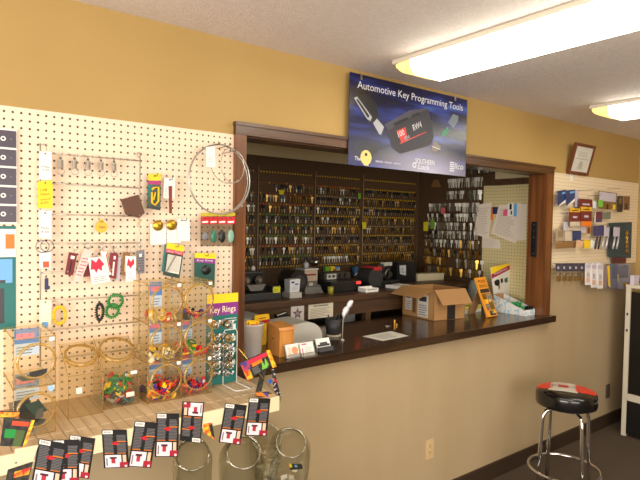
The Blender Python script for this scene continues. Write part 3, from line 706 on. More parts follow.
# --- what is in the bins: small bright plastic key covers and tags
cols = [(mat('toy_red', (206, 30, 34), .3), 'red'), (mat('toy_yellow', (244, 200, 24), .3), 'yellow'), (mat('toy_blue', (46, 44, 150), .3), 'blue'), (mat('toy_orange', (238, 96, 30), .3), 'orange'), (mat('toy_green', (30, 140, 60), .3), 'green'), (mat('toy_purple', (92, 40, 120), .3), 'purple'), (mat('toy_black', (30, 30, 34), .4), 'black'), (mat('toy_teal', (26, 110, 120), .35), 'teal'), (mat('toy_cream', (214, 190, 130), .4), 'cream'), (mat('toy_grey', (150, 146, 140), .4), 'grey')]
cvm = {}
def cover_mesh(ci, shape):
    k = (ci, shape)
    if k in cvm: return cvm[k]
    m = MB(); mt = cols[ci][0]
    if shape == 0:      # round headed key cover with a slot
        m.lathe([(0, .004), (.010, .0035), (.0125, 0), (.010, -.0035), (0, -.004)], (0, 0, 0), mt, 14); m.box((.013, 0, 0), (.010, .012, .006), mt, None, .0015); m.cyl((-.006, 0, .0042), (-.006, 0, -.0042), .0025, black, n=8)
    elif shape == 1:    # key tag
        m.box((0, 0, 0), (.032, .018, .0035), mt, None, .0012); m.box((.004, 0, .0020), (.018, .012, .0008), white); m.ring((-.018, 0, 0), .004, .0007, steel, (0, 0, 1), 10, 4)
    else:               # snap hook
        m.ring((0, 0, 0), .011, .0028, mt, (0, 0, 1), 14, 6, 1.3, .8); m.box((.012, 0, 0), (.008, .007, .006), mt, None, .0015)
    cvm[k] = m.mesh('key_cover', (0, 0, 0)); return cvm[k]
R3 = random.Random(21)
def fill(x0, x1, yf, yb, z0, h, n, pal, where, cat='key cover', slope=.0):
    for i in range(n):
        ci = R3.choice(pal); sh = R3.choice((0, 0, 1, 2)); o = bpy.data.objects.new('key_cover', cover_mesh(ci, sh)); COL.objects.link(o)
        f = (i+.5)/n; z = z0+.009+h*f*(R3.random()*.35+.65)
        x = R3.uniform(x0+.018, x1-.018); y = R3.uniform(yf+.018, yb-.02)
        if i % 2 == 0: y = yf+.018+R3.random()*.012
        o.location = (x, y, z); o.rotation_euler = (R3.uniform(-1.3, 1.3), R3.uniform(-1.3, 1.3), R3.uniform(0, 6.28))
        c = cols[ci][1]; s = ('round key cover', 'flat key tag', 'ring shaped key clip')[sh]
        props(o, f'small {c} {s} {where}', cat, f'{c} {s}s {where}')
fill(TX0, TXM, TF, TB, SZ, .062, 60, [0, 0, 1, 1, 2, 3, 3, 5, 6], 'in the bottom left bin of the tower')
fill(TXM, TX1, TF, TB, SZ, .040, 32, [0, 0, 2, 5, 3], 'in the bottom right bin of the tower')
fill(TX0, TXM, TF, TB, hz[1], .026, 30, [8, 8, 9, 1, 8, 6], 'in the middle left bin of the tower')
fill(TXM, TX1, TF, TB, hz[1], .036, 26, [0, 1, 3, 0, 4], 'in the middle right bin of the tower')
fill(TX0, TXM, TF, TB, hz[2], .010, 12, [3, 1, 0, 8], 'in the top left bin of the tower')
fill(TXM, TX1, TF, TB, hz[2], .026, 18, [2, 0, 5, 6], 'in the top right bin of the tower')
fill(.222, .338, -.190, -.06, SZ, .042, 40, [6, 6, 7, 6, 9, 0], 'at the foot of the half full tall bin')
fill(.222, .338, -.190, -.06, SZ+.040, .052, 46, [4, 4, 4, 1, 1, 0, 7], 'heaped high in the half full tall bin')
R3.seed(5)
dkc = [mat('dark_card_sheet', (50, 54, 56), .4), mat('grey_card_sheet', (92, 96, 94), .4), mat('green_card_sheet', (54, 84, 80), .4)]
for i, (x, y, z, a, b, c_) in enumerate([(-.02, -.255, .045, .5, .25, .3), (.0, -.235, .04, .35, -.3, -.2), (.012, -.21, .055, .7, .1, .6), (-.03, -.19, .06, .9, -.2, .1), (-.005, -.265, .028, .2, .1, -.5)]):
    q = MB(); Rm = Matrix.Rotation(c_, 3, 'Z') @ Matrix.Rotation(a, 3, 'X') @ Matrix.Rotation(b, 3, 'Y')
    q.box((x, y, SZ+z), (.058, .045, .002), dkc[i % 3], Rm)
    solo('card_sheet', q, ['frontmost dark card sheet in the lower far left bin', 'grey card sheet lying across the lower far left bin', 'greenish card sheet leaning to the right in the lower far left bin', 'dark card sheet at the back of the lower far left bin', 'grey card sheet flat on the bottom of the lower far left bin'][i], 'card sheet')
for i, (x, y, z, a, b, c_, mt, lb) in enumerate([(-.02, -.25, .016, .2, .1, .4, 2, 'teal card piece lying in the upper far left bin'), (.012, -.24, .022, .35, -.2, -.3, 0, 'dark card piece lying in the upper far left bin')]):
    q = MB(); Rm = Matrix.Rotation(c_, 3, 'Z') @ Matrix.Rotation(a, 3, 'X') @ Matrix.Rotation(b, 3, 'Y'); q.box((x, y, SZ+.148+z), (.05, .035, .002), dkc[mt], Rm); solo('card_sheet', q, lb, 'card sheet')
# blue square sticker on the upper left bin edge
s = Card(quadY([(47.5, 386.5), (53, 384.5), (54, 390), (49.5, 391.5)], -.3045), .0005, mat('sky_sticker', (150, 190, 230), .5)); solo('price_sticker', s.mb, 'pale blue price sticker between the two far left bins', 'sticker')
# ------------------------------------------------------------------ key ring stand
KY = -.165
T = Thing('key_ring_stand', (.69, KY, SZ), 'teal countertop stand card headed in purple, hung with key rings, beside the stile', 'display stand')
ztop = PY(225, 293.5, KY).z; xa, xb = .6105, PY(237.6, 340, KY).x
c = Card([(xa, KY, ztop), (xb, KY, ztop), (xb, KY, SZ+.006), (xa, KY, SZ+.006)], .004, teal)
H = ztop-SZ-.006
c.patch(0, .90, 1, 1, yellow).patch(0, .765, 1, .90, purple).text('Key Rings', .10, .795, .068, mat('cream_lettering', (250, 240, 200), .5), .82)
c.patch(.55, .715, .95, .722, white).patch(.40, .69, .95, .697, white)
for k in range(4): c.patch(.83, .60-.135*k, .93, .655-.135*k, mat('pale_print', (214, 226, 220), .5))
for k in range(4): c.patch(.18, .62-.14*k, .28, .68-.14*k, mat('tan_print', (150, 170, 150), .5))
T.part('backing_card', c.mb)
m = MB(); r_ = .002
zb = SZ+.003
m.tube([(xa+.07, KY-.006, ztop-.16), (xa+.075, KY-.006, ztop-.145), (xa+.125, KY-.006, ztop-.145), (xa+.13, KY-.006, ztop-.16)], r_, whitew, 6)
for x in (xa+.07, xa+.13): m.tube([(x, KY-.006, ztop-.155), (x, KY-.006, zb), (x+.005, KY-.105, zb)], r_, whitew, 6)
m.tube([(xa+.075, KY-.105, zb), (xb+.015, KY-.115, zb), (xb+.01, KY-.002, zb)], r_, whitew, 6); T.part('wire_frame', m)
rows = [322, 335, 344.5, 353.5, 361.5, 371]; hk = []
for i, y in enumerate(rows):
    for j, x in enumerate((209.5, 222.5)):
        p = PY(x, y-2.0, KY-.004); L = .085
        mm = MB(); e = p+Vector((0, -L, 0)); mm.tube([p, e, e+Vector((0, -.003, .009))], .0016, whitew, 5); mm.ball(e+Vector((0, -.003, .010)), .0042, whitew, 8, 6)
        T.part('hook', mm); hk.append((p, L, i, j))
rm = {}
for kind, mt in enumerate((nickel, chrome, brass, mat('dark_nickel', (92, 88, 80), .3, 1))):
    mm = MB(); mm.ring((0, 0, -.0115), .0125, .0013, mt, (0, 1, 0), 20, 5); mm.ring((0, .0022, -.0115), .0125, .0013, mt, (0, 1, 0), 20, 5); rm[kind] = mm.mesh('split_ring', (0, 0, 0))
R4 = random.Random(3); rown = ['top', 'second', 'third', 'fourth', 'fifth', 'lowest']
for p, L, i, j in hk:
    for k in range(8 if i < 5 else 5):
        kd = R4.choice((0, 0, 1, 1, 2, 3)); o = bpy.data.objects.new('split_ring', rm[kd]); COL.objects.link(o)
        o.location = p+Vector((0, -.010-.068*k/8, .0025)); o.rotation_euler = (R4.uniform(-.1, .1), R4.uniform(-.06, .06), R4.uniform(-.55, .55)); s = R4.uniform(.85, 1.12); o.scale = (s, s, s)
        nm = ('nickel', 'bright chrome', 'brass', 'dark metal')[kd]
        props(o, f'{nm} split ring on the {rown[i]} {"left" if j == 0 else "right"} hook of the key ring stand', 'key ring', f'{nm} split rings on the {rown[i]} {"left" if j == 0 else "right"} stand hook')
# ------------------------------------------------------------------ black flame cards clipped along the shelf lip
flame = mat('flame_orange', (238, 126, 24), .5); cgrey = mat('fine_grey_text', (104, 100, 102), .6); cpink = mat('pale_pink_print', (238, 218, 222), .5)
def blackcard(px, Y, lab, flip=False):
    c = Card(quadY(px, Y), .0012, black)
    def P(u0, v0, u1, v1, m):
        if flip: u0, v0, u1, v1 = 1-u1, 1-v1, 1-u0, 1-v0
        c.patch(u0, v0, u1, v1, m)
    P(.03, .89, .42, .985, white)
    for k in range(9): P(.08+k*.034, .915, .08+k*.034+(.012 if k % 3 else .02), .965, black)
    for (u, w) in ((.06, .38), (.56, .38)):
        for k in range(14):
            v = .40+k*.034
            if (u < .5 and v > .85) or (u > .5 and .65 < v < .70): continue
            P(u, v, u+w*(.85+.15*R4.random()), v+.021, cgrey)
    P(.06, .375, .42, .39, flame); P(.56, .375, .9, .39, flame); P(.56, .68, .94, .70, flame)
    P(.34, .625, .66, .66, red); P(.44, .60, .56, .69, red)
    P(.06, .02, .70, .34, cpink); P(.76, .12, .90, .34, mat('peach_print', (232, 190, 160), .5)); P(.62, .02, .97, .15, mat('dark_red_print', (168, 26, 48), .5))
    P(.30, .12, .46, .27, mat('rose_red_print', (178, 44, 60), .5)); P(.24, .24, .52, .29, mat('plum_print', (72, 30, 48), .5)); P(.1, .06, .16, .26, grey); P(.82, .02, .92, .07, cpink)
    return solo('flame_card', c.mb, lab, 'blister card', 'black printed cards clipped along the shelf lip')
CF = SF-.0073
blackcard([(39, 438.5), (67, 444), (60, 490), (31, 485)], CF-.0026, 'black printed card tilted right, leftmost along the shelf lip')
blackcard([(52, 440), (79.7, 439.5), (79, 484), (53, 485)], CF-.0013, 'second black printed card, tucked behind the leftmost tilted one')
blackcard([(69.8, 434.7), (95.4, 438.5), (89, 479), (65, 475)], CF, 'third black printed card, rearmost of the overlapping three at the left')
blackcard([(101.7, 430), (126.8, 429.6), (129.2, 467.3), (104, 468.2)], CF, 'black printed card hanging straight, left of the tilted one, fourth along the lip')
blackcard([(135, 420.9), (158.4, 423), (151, 468), (128, 466.4)], CF-.0013, 'black printed card leaning left with the top tilted right, fifth along the lip')
blackcard([(156.8, 413.2), (179.2, 413.6), (178.2, 456.8), (154.8, 456.8)], CF, 'black printed card hanging straight, left of the upside down one')
blackcard([(182.4, 401.3), (204.2, 402.5), (200.6, 443.2), (179.8, 440.6)], CF, 'upside down black printed card with the barcode at the bottom', True)
blackcard([(225.4, 403.1), (247, 405.3), (240.4, 444.9), (218.7, 442.2)], CF, 'tilted black printed card near the right end of the shelf')
blackcard([(249.2, 397.9), (270.5, 398.5), (266.7, 436.1), (245, 435.3)], CF, 'rightmost black printed card, at the end of the shelf lip')
# folded flame-coloured packs strung on wires at both ends of the shelf
firep = mat('fire_print', (244, 196, 40), .5, noise=((206, 44, 40), 55, .4, .6)); violet = mat('violet_print', (74, 60, 130), .5, noise=((220, 70, 40), 40, .45, .6)); darkp = mat('dark_pack_print', (62, 60, 50), .5, noise=((34, 32, 32), 60, .4, .6))
FYY = SF+.03
m = MB(); a = PY(239.5, 349.5, FYY+.02); m.tube([a+Vector((-.0, .03, .004)), a, PY(281, 400, FYY-.015)], .0017, mat('gold_wire', (196, 164, 84), .35, .9), 6)
solo('gold_wire', m, 'straight gold wire slanting down over the right end of the shelf', 'wire')
T = Thing('flame_pack', PY(258, 372, FYY), 'tilted flame coloured pack on the gold wire at the right end of the shelf', 'pack')
c = Card(quadY([(240, 363.5), (267.5, 351), (272, 365.5), (247.5, 381)], FYY), .006, darkp)
c.patch(0, 0, .22, .55, firep).patch(0, .5, .28, 1, violet).patch(.28, .72, 1, .98, mat('pink_red_print', (206, 44, 70), .5)).patch(.34, .52, .72, .72, flame).shape([(.62, .1), (.70, .6), (.76, .25), (.84, .7), (.90, .2), (.80, .05)], lgreen).lines(.3, .1, .6, .5, 4, grey, .4)
T.part('pack', c.mb)
m = MB(); m.slab(quadY([(266.5, 350.5), (269.8, 350), (276.5, 366.5), (273, 368)], FYY-.004), .004, mat('yellow_flame_edge', (246, 200, 50), .5, noise=((232, 130, 40), 90, .45, .55)), Vector((0, 1, 0))); T.part('edge_strip', m, label='yellow edge strip')
c = Card(quadY([(261.5, 372), (266.5, 368), (261.5, 391.5), (256, 392)], FYY+.012), .004, darkp); solo('flame_pack', c.mb, 'narrow dark pack hanging edge on below the tilted flame pack', 'pack')
c = Card(quadY([(272, 369), (274, 369.5), (281.5, 398), (274, 391)], FYY+.004), .003, mat('white_black_print', (206, 196, 196), .5, noise=((40, 36, 40), 70, .42, .5))); c.patch(.2, .5, .9, .62, red); solo('flame_pack', c.mb, 'slim white and black pack hanging at the far right of the gold wire', 'pack')
c = Card(quadY([(268, 380.5), (271, 379), (272.5, 382), (269.5, 384.5)], FYY-.01), .001, blue); solo('clip_tag', c.mb, 'tiny blue clip halfway down the gold wire', 'clip')
c = Card(quadY([(255.5, 393), (268, 391.5), (280.5, 400.5), (258, 397)], FYY-.004), .004, darkp); c.patch(0, .3, .5, 1, flame).patch(.5, .2, .75, .9, mat('royal_blue_print', (52, 66, 160), .5)).patch(.72, 0, 1, .7, firep); solo('flame_pack', c.mb, 'flat flame coloured pack at the foot of the gold wire, blue in the middle', 'pack')
Y = SF+.10
m = MB(); m.slab(quadY([(203.5, 424), (212, 422.8), (215.2, 440.5), (203.5, 432)], CF), .0015, firep, Vector((0, 1, 0))); m.slab(quadY([(209, 425.5), (212.2, 423.4), (215, 439), (211.5, 435)], CF-.0005), .0004, darkp, Vector((0, 1, 0)))
solo('flame_card', m, 'yellow and black flame card corner showing right of the upside down card', 'blister card')
# left end packs
c = Card(quadY([(4, 418), (33, 420.5), (24, 446.5), (0, 446)], SF-.012), .005, darkp); c.patch(.30, .76, .9, .93, mat('orange_red_print', (214, 74, 40), .5)).patch(.1, .3, .5, .62, green).patch(.5, .0, .85, .6, mat('leaf_green_print', (78, 96, 50), .5)); c.patch(.94, -.03, 1.06, 1.02, MATS['yellow_flame_edge']); solo('flame_pack', c.mb, 'dark flame pack with a yellow striped edge at the lower left corner', 'pack')
c = Card(quadY([(0, 411), (20, 412), (18, 417), (0, 418)], SF-.010), .004, black); c.patch(0, .1, 1, .9, firep); solo('flame_pack', c.mb, 'sliver of a flame coloured pack above the dark one at the lower left corner', 'pack')
c = Card(quadY([(15, 449), (38.5, 445), (33, 460.5), (14, 464)], SF-.014), .002, cream); c.disc(.1, .06, .003, grey).disc(.8, .5, .002, offw); solo('label_holder', c.mb, 'cream label holder plate at the lower left, left of the black cards', 'label holder')
c = Card(quadY([(8, 470), (33, 462), (27, 486), (4, 490)], SF-.011), .003, darkp); c.patch(.3, .5, .95, .8, firep); solo('flame_pack', c.mb, 'dark flame pack below the cream label holder at the lower left', 'pack')
# ------------------------------------------------------------------ lower shelf with glass jars
LZ = .50
m = MB(); m.bb((-1.3, -.47, LZ-.03), (1.0, -.015, LZ), mat('dark_shelf_top', (62, 54, 46), .5), .003)
T = Thing('low_shelf', (0, -.24, 0), 'dark low shelf under the slatted one, standing on legs', 'shelf'); T.part('shelf_top', m)
for x in (-1.25, -.1, .94):
    for y in (-.44, -.06):
        m = MB(); m.bb((x, y, 0), (x+.035, y+.035, LZ-.031), MATS['dark_shelf_top']); T.part('leg', m)
def jar(cx, cy, cz, r, lab, mouth, n):
    """round jar with a slanted wide mouth towards the room, flat foot on the low shelf"""
    T = Thing('glass_jar', (cx, cy, LZ), lab, 'glass jar', 'round glass jars with slanted mouths')
    C = Vector((cx, cy, cz)); n = Vector(n).normalized(); low = (cz-LZ-.0005)/r
    d = math.sqrt(max(r*r-mouth*mouth, 1e-6)); m = MB()
    N = 40; K = 24; u = n.orthogonal().normalized(); w = n.cross(u); vs = []; fs = []
    a0 = math.acos(d/r)
    def shape(p):
        q = p-C
        if q.z < 0: q.z = max(q.z*low*1.06, -(cz-LZ-.0006))
        return C+q
    for i in range(K+1):
        a = a0+(PI-a0)*i/K
        for j in range(N):
            ph = 2*PI*j/N; vs.append(shape(C+n*r*math.cos(a)+(u*math.cos(ph)+w*math.sin(ph))*r*math.sin(a)))
    for i in range(K): fs += [[i*N+j, i*N+(j+1) % N, (i+1)*N+(j+1) % N, (i+1)*N+j] for j in range(N)]
    m.add(vs, fs, glass, True)
    nk = [shape(C+n*(d+e)+(u*math.cos(2*PI*j/N)+w*math.sin(2*PI*j/N))*(mouth+f)) for e, f in ((0, 0), (.008, -.001), (.014, .003)) for j in range(N)]
    m.add(nk, [[i*N+j, i*N+(j+1) % N, (i+1)*N+(j+1) % N, (i+1)*N+j] for i in range(2) for j in range(N)], glass, True)
    T.part('bowl', m)
    rr = MB(); rr.ring(C+n*(d+.014), mouth+.003, .0030, clear('glass_rim', (236, 236, 228), .22, .03, .6), n, 40, 8); T.part('rim', rr)
def jar_at(mx, my, Y, rpx, mpx, lab, n=(-.30, -.66, .68)):
    """mx, my: where the mouth's centre shows"""
    p = PY(mx, my, Y); r = met(rpx, p); mo = met(mpx, p); n = Vector(n).normalized(); d = math.sqrt(r*r-mo*mo)
    c = p-n*(d+.014); jar(c.x, c.y, c.z, r, lab, mo, n); return Vector((c.x, c.y, LZ)), r
J = {}
J['c'] = jar_at(291, 442.5, -.34, 23.5, 14.0, 'rightmost round glass jar below the shelf, with the clear round mouth')
J['a'] = jar_at(243.5, 452, -.42, 24, 15.5, 'large round glass jar under the two rightmost black cards')
J['b'] = jar_at(267, 438, -.12, 16.5, 13.5, 'round glass jar farther back, between the two large ones')
J['d'] = jar_at(192.5, 454, -.36, 20, 15.0, 'round glass jar below the upside down black card')
R5 = random.Random(11)
whitec = mat('ivory_token', (226, 214, 184), .5)
for key, lab in (('c', 'in the rightmost glass jar'), ('a', 'in the large glass jar under the cards'), ('b', 'in the glass jar farther back')):
    p, r = J[key]
    for k in range(6):
        q = MB(); an = R5.uniform(0, 6.28); rad = R5.uniform(0, r*.45); q.lathe([(0, .006), (.011, .006), (.013, .003), (.011, 0), (0, 0)], (p.x+rad*math.cos(an), p.y+rad*math.sin(an), LZ+.006+.026*k), whitec, 14, Matrix.Rotation(R5.uniform(-.5, .5), 3, 'X'))
        solo('token', q, f'pale round token lying {lab}', 'token', f'pale tokens {lab}')
p, r = J['c']; c = Card([(p.x-.03, p.y-.05, LZ+.205), (p.x+.03, p.y-.055, LZ+.19), (p.x+.035, p.y-.06, LZ+.17), (p.x-.025, p.y-.055, LZ+.18)], .002, black); c.patch(0, .4, .2, 1, yellow).patch(.4, .4, .6, .8, lblue); solo('flame_card', c.mb, 'black card piece lying inside the rightmost glass jar', 'blister card')
# ------------------------------------------------------------------ the service counter
CZ = 1.030
m = MB(); m.bb((.796, -.060, .985), (3.372, -.0006, CZ), counterw, .003); m.bb((.8565, -.003, .9905), (3.2695, .548, CZ), counterw)
# notch for the wall ends is left to the slab itself: it lies on the low wall between the two uprights
solo('countertop', m, 'dark walnut countertop through the service opening, carrying the carton and pens', 'countertop')
# ------------------------------------------------------------------ workshop bench behind it
BT = 1.193; BFY = .60
benchw = wood('bench_walnut', (84, 58, 38), (58, 38, 24), .45, 'X'); dgap = mat('bench_opening_shade', (34, 26, 20), .7)
T = Thing('workbench', (2.1, .95, 0), 'long dark wooden workbench in the workshop, loaded with key machines', 'workbench')
m = MB(); m.bb((.95, BFY, BT-.038), (3.425, 1.34, BT), benchw, .003); T.part('bench_top', m)
m = MB(); m.bb((1.0, BFY+.012, 1.062), (3.425, BFY+.032, BT-.0385), benchw); T.part('apron', m)
m = MB(); m.bb((1.0, .90, .05), (3.425, .92, 1.16), dgap); T.part('back_panel', m)  # added panel, coloured dark to stand for shade inside the bench openings
m = MB(); m.bb((1.0, BFY+.01, .955), (3.425, .899, .975), benchw); T.part('lower_shelf', m)
for x in (1.0, 1.52, 2.145, 2.70, 3.38):
    m = MB(); m.bb((x, BFY+.012, 0), (x+.046, BFY+.05, 1.0615), benchw); T.part('leg', m)
# papers pinned to the apron
AY = BFY+.0112
c = Card([(1.531, AY, 1.1525), (1.629, AY, 1.1525), (1.629, AY, 1.06), (1.531, AY, 1.06)], .0008, mat('grey_white_card', (206, 200, 192), .6))
st = [(.5+.40*math.sin(2*PI*k/10)*(1 if k % 2 == 0 else .42), .5+.42*math.cos(2*PI*k/10)*(1 if k % 2 == 0 else .42)) for k in range(10)]
for k in range(5):
    a, b, d = st[2*k], st[(2*k+1) % 10], st[2*k-1]; c.shape([(.5, .5), d, a, b], mat('star_plum', (112, 74, 88), .5))
c.disc(.5, .5, .012, mat('star_grey', (150, 140, 140), .5)); solo('star_card', c.mb, 'square white card with a plum five pointed star pinned to the bench front', 'card')
c = Card([(1.662, AY, 1.1535), (1.859, AY, 1.1535), (1.859, AY, 1.0625), (1.662, AY, 1.0625)], .0008, mat('buff_notice', (214, 204, 180), .6)); c.patch(.2, .82, .8, .90, grey).lines(.08, .1, .92, .75, 6, mat('notice_ink', (160, 152, 140), .6), .4); solo('notice', c.mb, 'buff paper notice with typed lines pinned to the bench front beside the star card', 'notice')
c = Card([(2.02, .70, 1.052), (2.125, .70, 1.052), (2.125, .70, .9755), (2.02, .70, .9755)], .02, mat('grey_box', (140, 140, 136), .6)); solo('paper_stack', c.mb, 'grey paper stack in the opening under the bench', 'paper stack')
# ------------------------------------------------------------------ key boards
board = pegmat('dark_brown_board', (84, 60, 35), (46, 32, 18), pitch=.0127, rad=.2, rough=.6)
boardy = pegmat('dark_brown_side_board', (76, 53, 31), (42, 28, 17), pitch=.0254, rad=.14, u='Y', rough=.6)
KYB = YB-.012
dcol = {'y': mat('yellow_hook_dot', (206, 164, 34), .5), 'o': mat('orange_hook_dot', (204, 104, 34), .5), 'g': mat('green_hook_dot', (90, 150, 50), .5), 'w': mat('grey_hook_dot', (150, 140, 120), .5), 'r': mat('rust_hook_dot', (150, 70, 44), .5)}
seams = [1.19, 1.709, 2.228, 2.735, 3.418]
def rowz(k): return 2.038-.0787*k
bname = ['first', 'second', 'third', 'fourth']
dots = [['w', 'r', 'w', 'w', 'w', 'y', 'y', 'y', 'y', 'y'], ['y', 'r', 'r', 'o', 'g', 'g', 'g', 'o', 'g', 'y'], ['y', 'o', 'w', 'y', 'y', 'y', 'w', 'y', 'y', 'y'], ['y', 'y', 'y', 'y', 'y', 'w', 'y', 'w', 'y', 'y']]
for b in range(4):
    x0, x1 = seams[b], seams[b+1]
    T = Thing('key_board', ((x0+x1)/2, KYB, BT), f'{bname[b]} dark brown key board from the left on the workshop back wall', 'key board', 'dark key boards')
    m = MB(); m.bb((x0+.001, KYB, BT+.001), (x1-.001, YB-.0005, 2.15), board); T.part('panel', m)
    m = MB(); m.tube([(x0+.003, KYB-.006, BT+.03), (x0+.003, KYB-.006, 2.075)], .0045, mat('pale_strip', (150, 130, 100), .5), 6); T.part('upright_strip', m)
    for k in range(10):
        m = MB(); n = int((x1-x0-.03)/.0254)
        for i in range(n):
            x = x0+.025+.0254*i; z = rowz(k)
            if k == 0 and b == 0 and i < 14: continue
            m.tube([(x, KYB+.001, z), (x, KYB-.022, z), (x, KYB-.025, z+.004)], .0013, dsteel, 4)
            dm = dcol[dots[b][k]] if (i*7+k*3) % 6 else dcol['y']
            m.box((x+.0005, KYB-.0015, z-.002), (.011, .002, .012), dm)
        T.part('hook_row', m)
T = Thing('key_board', (XS-.006, .95, BT), 'dark brown key board on the workshop side wall, crowded with white and brass keys', 'key board', 'dark key boards')
m = MB(); m.bb((XS-.010, .622, BT+.001), (XS-.0005, KYB-.001, 2.22), boardy); m.bb((XS-.010, .52, 1.99), (XS-.0005, .622, 2.22), boardy); T.part('panel', m)
# keys: shared shapes, one object each
def keymesh(head, blade, style, thick=.0022, layers=1):
    m = MB()
    for l in range(layers):
        dy = .004*l; dx = .0022*l
        if style == 'round':
            m.cyl((dx, dy-.0011, -.012), (dx, dy+.0011, -.012), .0105, head, n=12)
        elif style == 'square':
            m.box((dx, dy, -.0115), (.019, .0024, .021), head)
        else:
            m.slab([(dx-.0085, dy-.0015, -.001), (dx+.0085, dy-.0015, -.001), (dx+.0105, dy-.0015, -.016), (dx+.005, dy-.0015, -.027), (dx-.005, dy-.0015, -.027), (dx-.0105, dy-.0015, -.016)], .004, head, Vector((0, 1, 0)))
        m.slab([(dx-.0042, dy-.001, -.021), (dx+.0042, dy-.001, -.021), (dx+.0042, dy-.001, -.049), (dx+.001, dy-.001, -.056), (dx-.001, dy-.001, -.052), (dx-.0042, dy-.001, -.047), (dx-.0025, dy-.001, -.042), (dx-.0042, dy-.001, -.036)], .002, blade, Vector((0, 1, 0)))
    return m
dbrass = mat('aged_brass', (168, 134, 74), .4, .9); dnick = mat('dull_nickel', (150, 144, 130), .42, .9); kblack = mat('black_key_head', (28, 27, 27), .4); kwhite = mat('white_key_sleeve', (214, 208, 196), .5); kpale = mat('pale_key_card', (190, 184, 168), .55)
KT = [('brass', keymesh(dbrass, dbrass, 'round', layers=2)), ('silver', keymesh(dnick, dnick, 'round', layers=2)), ('black headed', keymesh(kblack, dnick, 'trap', layers=1)), ('brass', keymesh(dbrass, dbrass, 'square', layers=2)), ('silver', keymesh(dnick, dnick, 'trap', layers=2)), ('white sleeved', keymesh(kwhite, kpale, 'square', layers=1)), ('bright silver', keymesh(nickel, nickel, 'trap', layers=2)), ('bright brass', keymesh(brass, brass, 'round', layers=2))]
KM = [(c, m.mesh('key_blank', (0, 0, 0)), m) for c, m in KT]
K = []      # (size in the photo, location, turned to the side wall, kind, label)
R6 = random.Random(19); ordn = ['top', 'second', 'third', 'fourth', 'fifth', 'sixth', 'seventh', 'bottom']
wts = [[0, 1, 1, 2, 4, 2, 2, 5], [0, 1, 1, 4, 2, 2, 3, 2], [0, 0, 1, 3, 2, 2, 5, 2], [0, 3, 0, 1, 2, 2, 2, 4]]
for b in range(4):
    x0, x1 = seams[b], seams[b+1]; n = int((x1-x0-.03)/.0254)
    for r in range(8):
        base = R6.choice(wts[b])
        for i in range(n):
            x = x0+.025+.0254*i
            if x < 1.22 or x > 3.38: continue
            if R6.random() < .10: continue
            if r == 0 and x < 1.86: continue
            kd = base if R6.random() < .5 else R6.choice(wts[b])
            p = Vector((x+R6.uniform(-.003, .003), KYB-.014, rowz(r+1)-.012))
            K.append(((p-CAM).dot(FW), p, False, kd, f'{KM[kd][0]} key on the {ordn[r]} key row of the {bname[b]} dark board', 1.0))
side = [  # row top (pixel at x=455), scale, [(x0, x1, kinds, step)]
    (166.5, 1.0, [(466, 491, (4, 1, 5), .026)]),
    (178.6, 1.25, [(449, 482, (5, 5, 5, 4), .020)]),
    (191.0, 1.1, [(446, 463, (5, 5, 4), .020), (468, 480, (5, 4), .024)]),
    (203.0, 1.1, [(430, 460, (5, 4, 1), .024), (463, 478, (5, 4), .022)]),
    (213.5, .95, [(428, 476, (4, 1, 2, 5), .028)]),
    (222.5, .9, [(425, 476, (4, 1, 2, 1), .030)]),
    (231.0, .95, [(428, 477, (2, 1, 5, 4), .028)]),
    (240.0, .95, [(424, 478, (1, 2, 0, 4), .032)]),
    (250.0, .9, [(424, 480, (2, 0, 3, 1), .030)]),
    (258.2, .95, [(424, 446, (0, 3, 0), .027), (453, 482, (5, 1, 5, 0), .030)]),
    (268.0, 1.0, [(423, 482, (0, 3, 1, 0, 5), .030)])]
sn = ['topmost', 'second', 'third', 'fourth', 'fifth', 'sixth', 'seventh', 'eighth', 'ninth', 'tenth', 'lowest']
for r, (py, sc, segs) in enumerate(side):
    for (xa, xb, kinds, step) in segs:
        a = PX(xa, py, XS-.02); b = PX(xb, py, XS-.02); y = b.y; step *= .76; sc *= 1.34 if sc < 1.1 else 1.18
        z = PX(455, py, XS-.02).z
        while y < min(a.y, 1.30):
            if R6.random() > .04:
                kd = R6.choice(kinds+(6, 5)) if r < 8 else R6.choice(kinds+(7,)); p = Vector((XS-.023, y+R6.uniform(-.003, .003), z))
                K.append(((p-CAM).dot(FW)/sc, p, True, kd, f'{KM[kd][0]} key on the {sn[r]} row of the side wall board', sc))
            y += step
K.sort(key=lambda q: q[0] if q[2] or q[1].x > 1.58 else 99)
for (d, p, sd, kd, lab, sc) in K[:300]:
    o = bpy.data.objects.new('key_blank', KM[kd][1]); COL.objects.link(o); o.location = p
    o.rotation_euler = (R6.uniform(-.03, .03), R6.uniform(-.08, .08), (-PI/2 if sd else 0)+R6.uniform(-.5, .5)); o.scale = (sc, sc, sc)
    props(o, lab, 'key', lab.replace(' key on', ' keys on'))
m = MB()
for (d, p, sd, kd, lab, sc) in K[300:]:
    M = Matrix.Translation(p) @ Matrix.Rotation((-PI/2 if sd else 0)+R6.uniform(-.4, .4), 4, 'Z') @ Matrix.Rotation(R6.uniform(-.08, .08), 4, 'Y')
    s = KM[kd][2]; o = len(m.v)
    m.v += [M @ v for v in s.v]; m.f += [[o+k for k in f] for f in s.f]; m.fm += [m.mi(s.mats[i]) for i in s.fm]; m.sm += s.sm
solo('key_blanks', m, 'the many smaller brass and silver keys crowding the dark key boards on the back wall', 'keys', None, 'stuff')
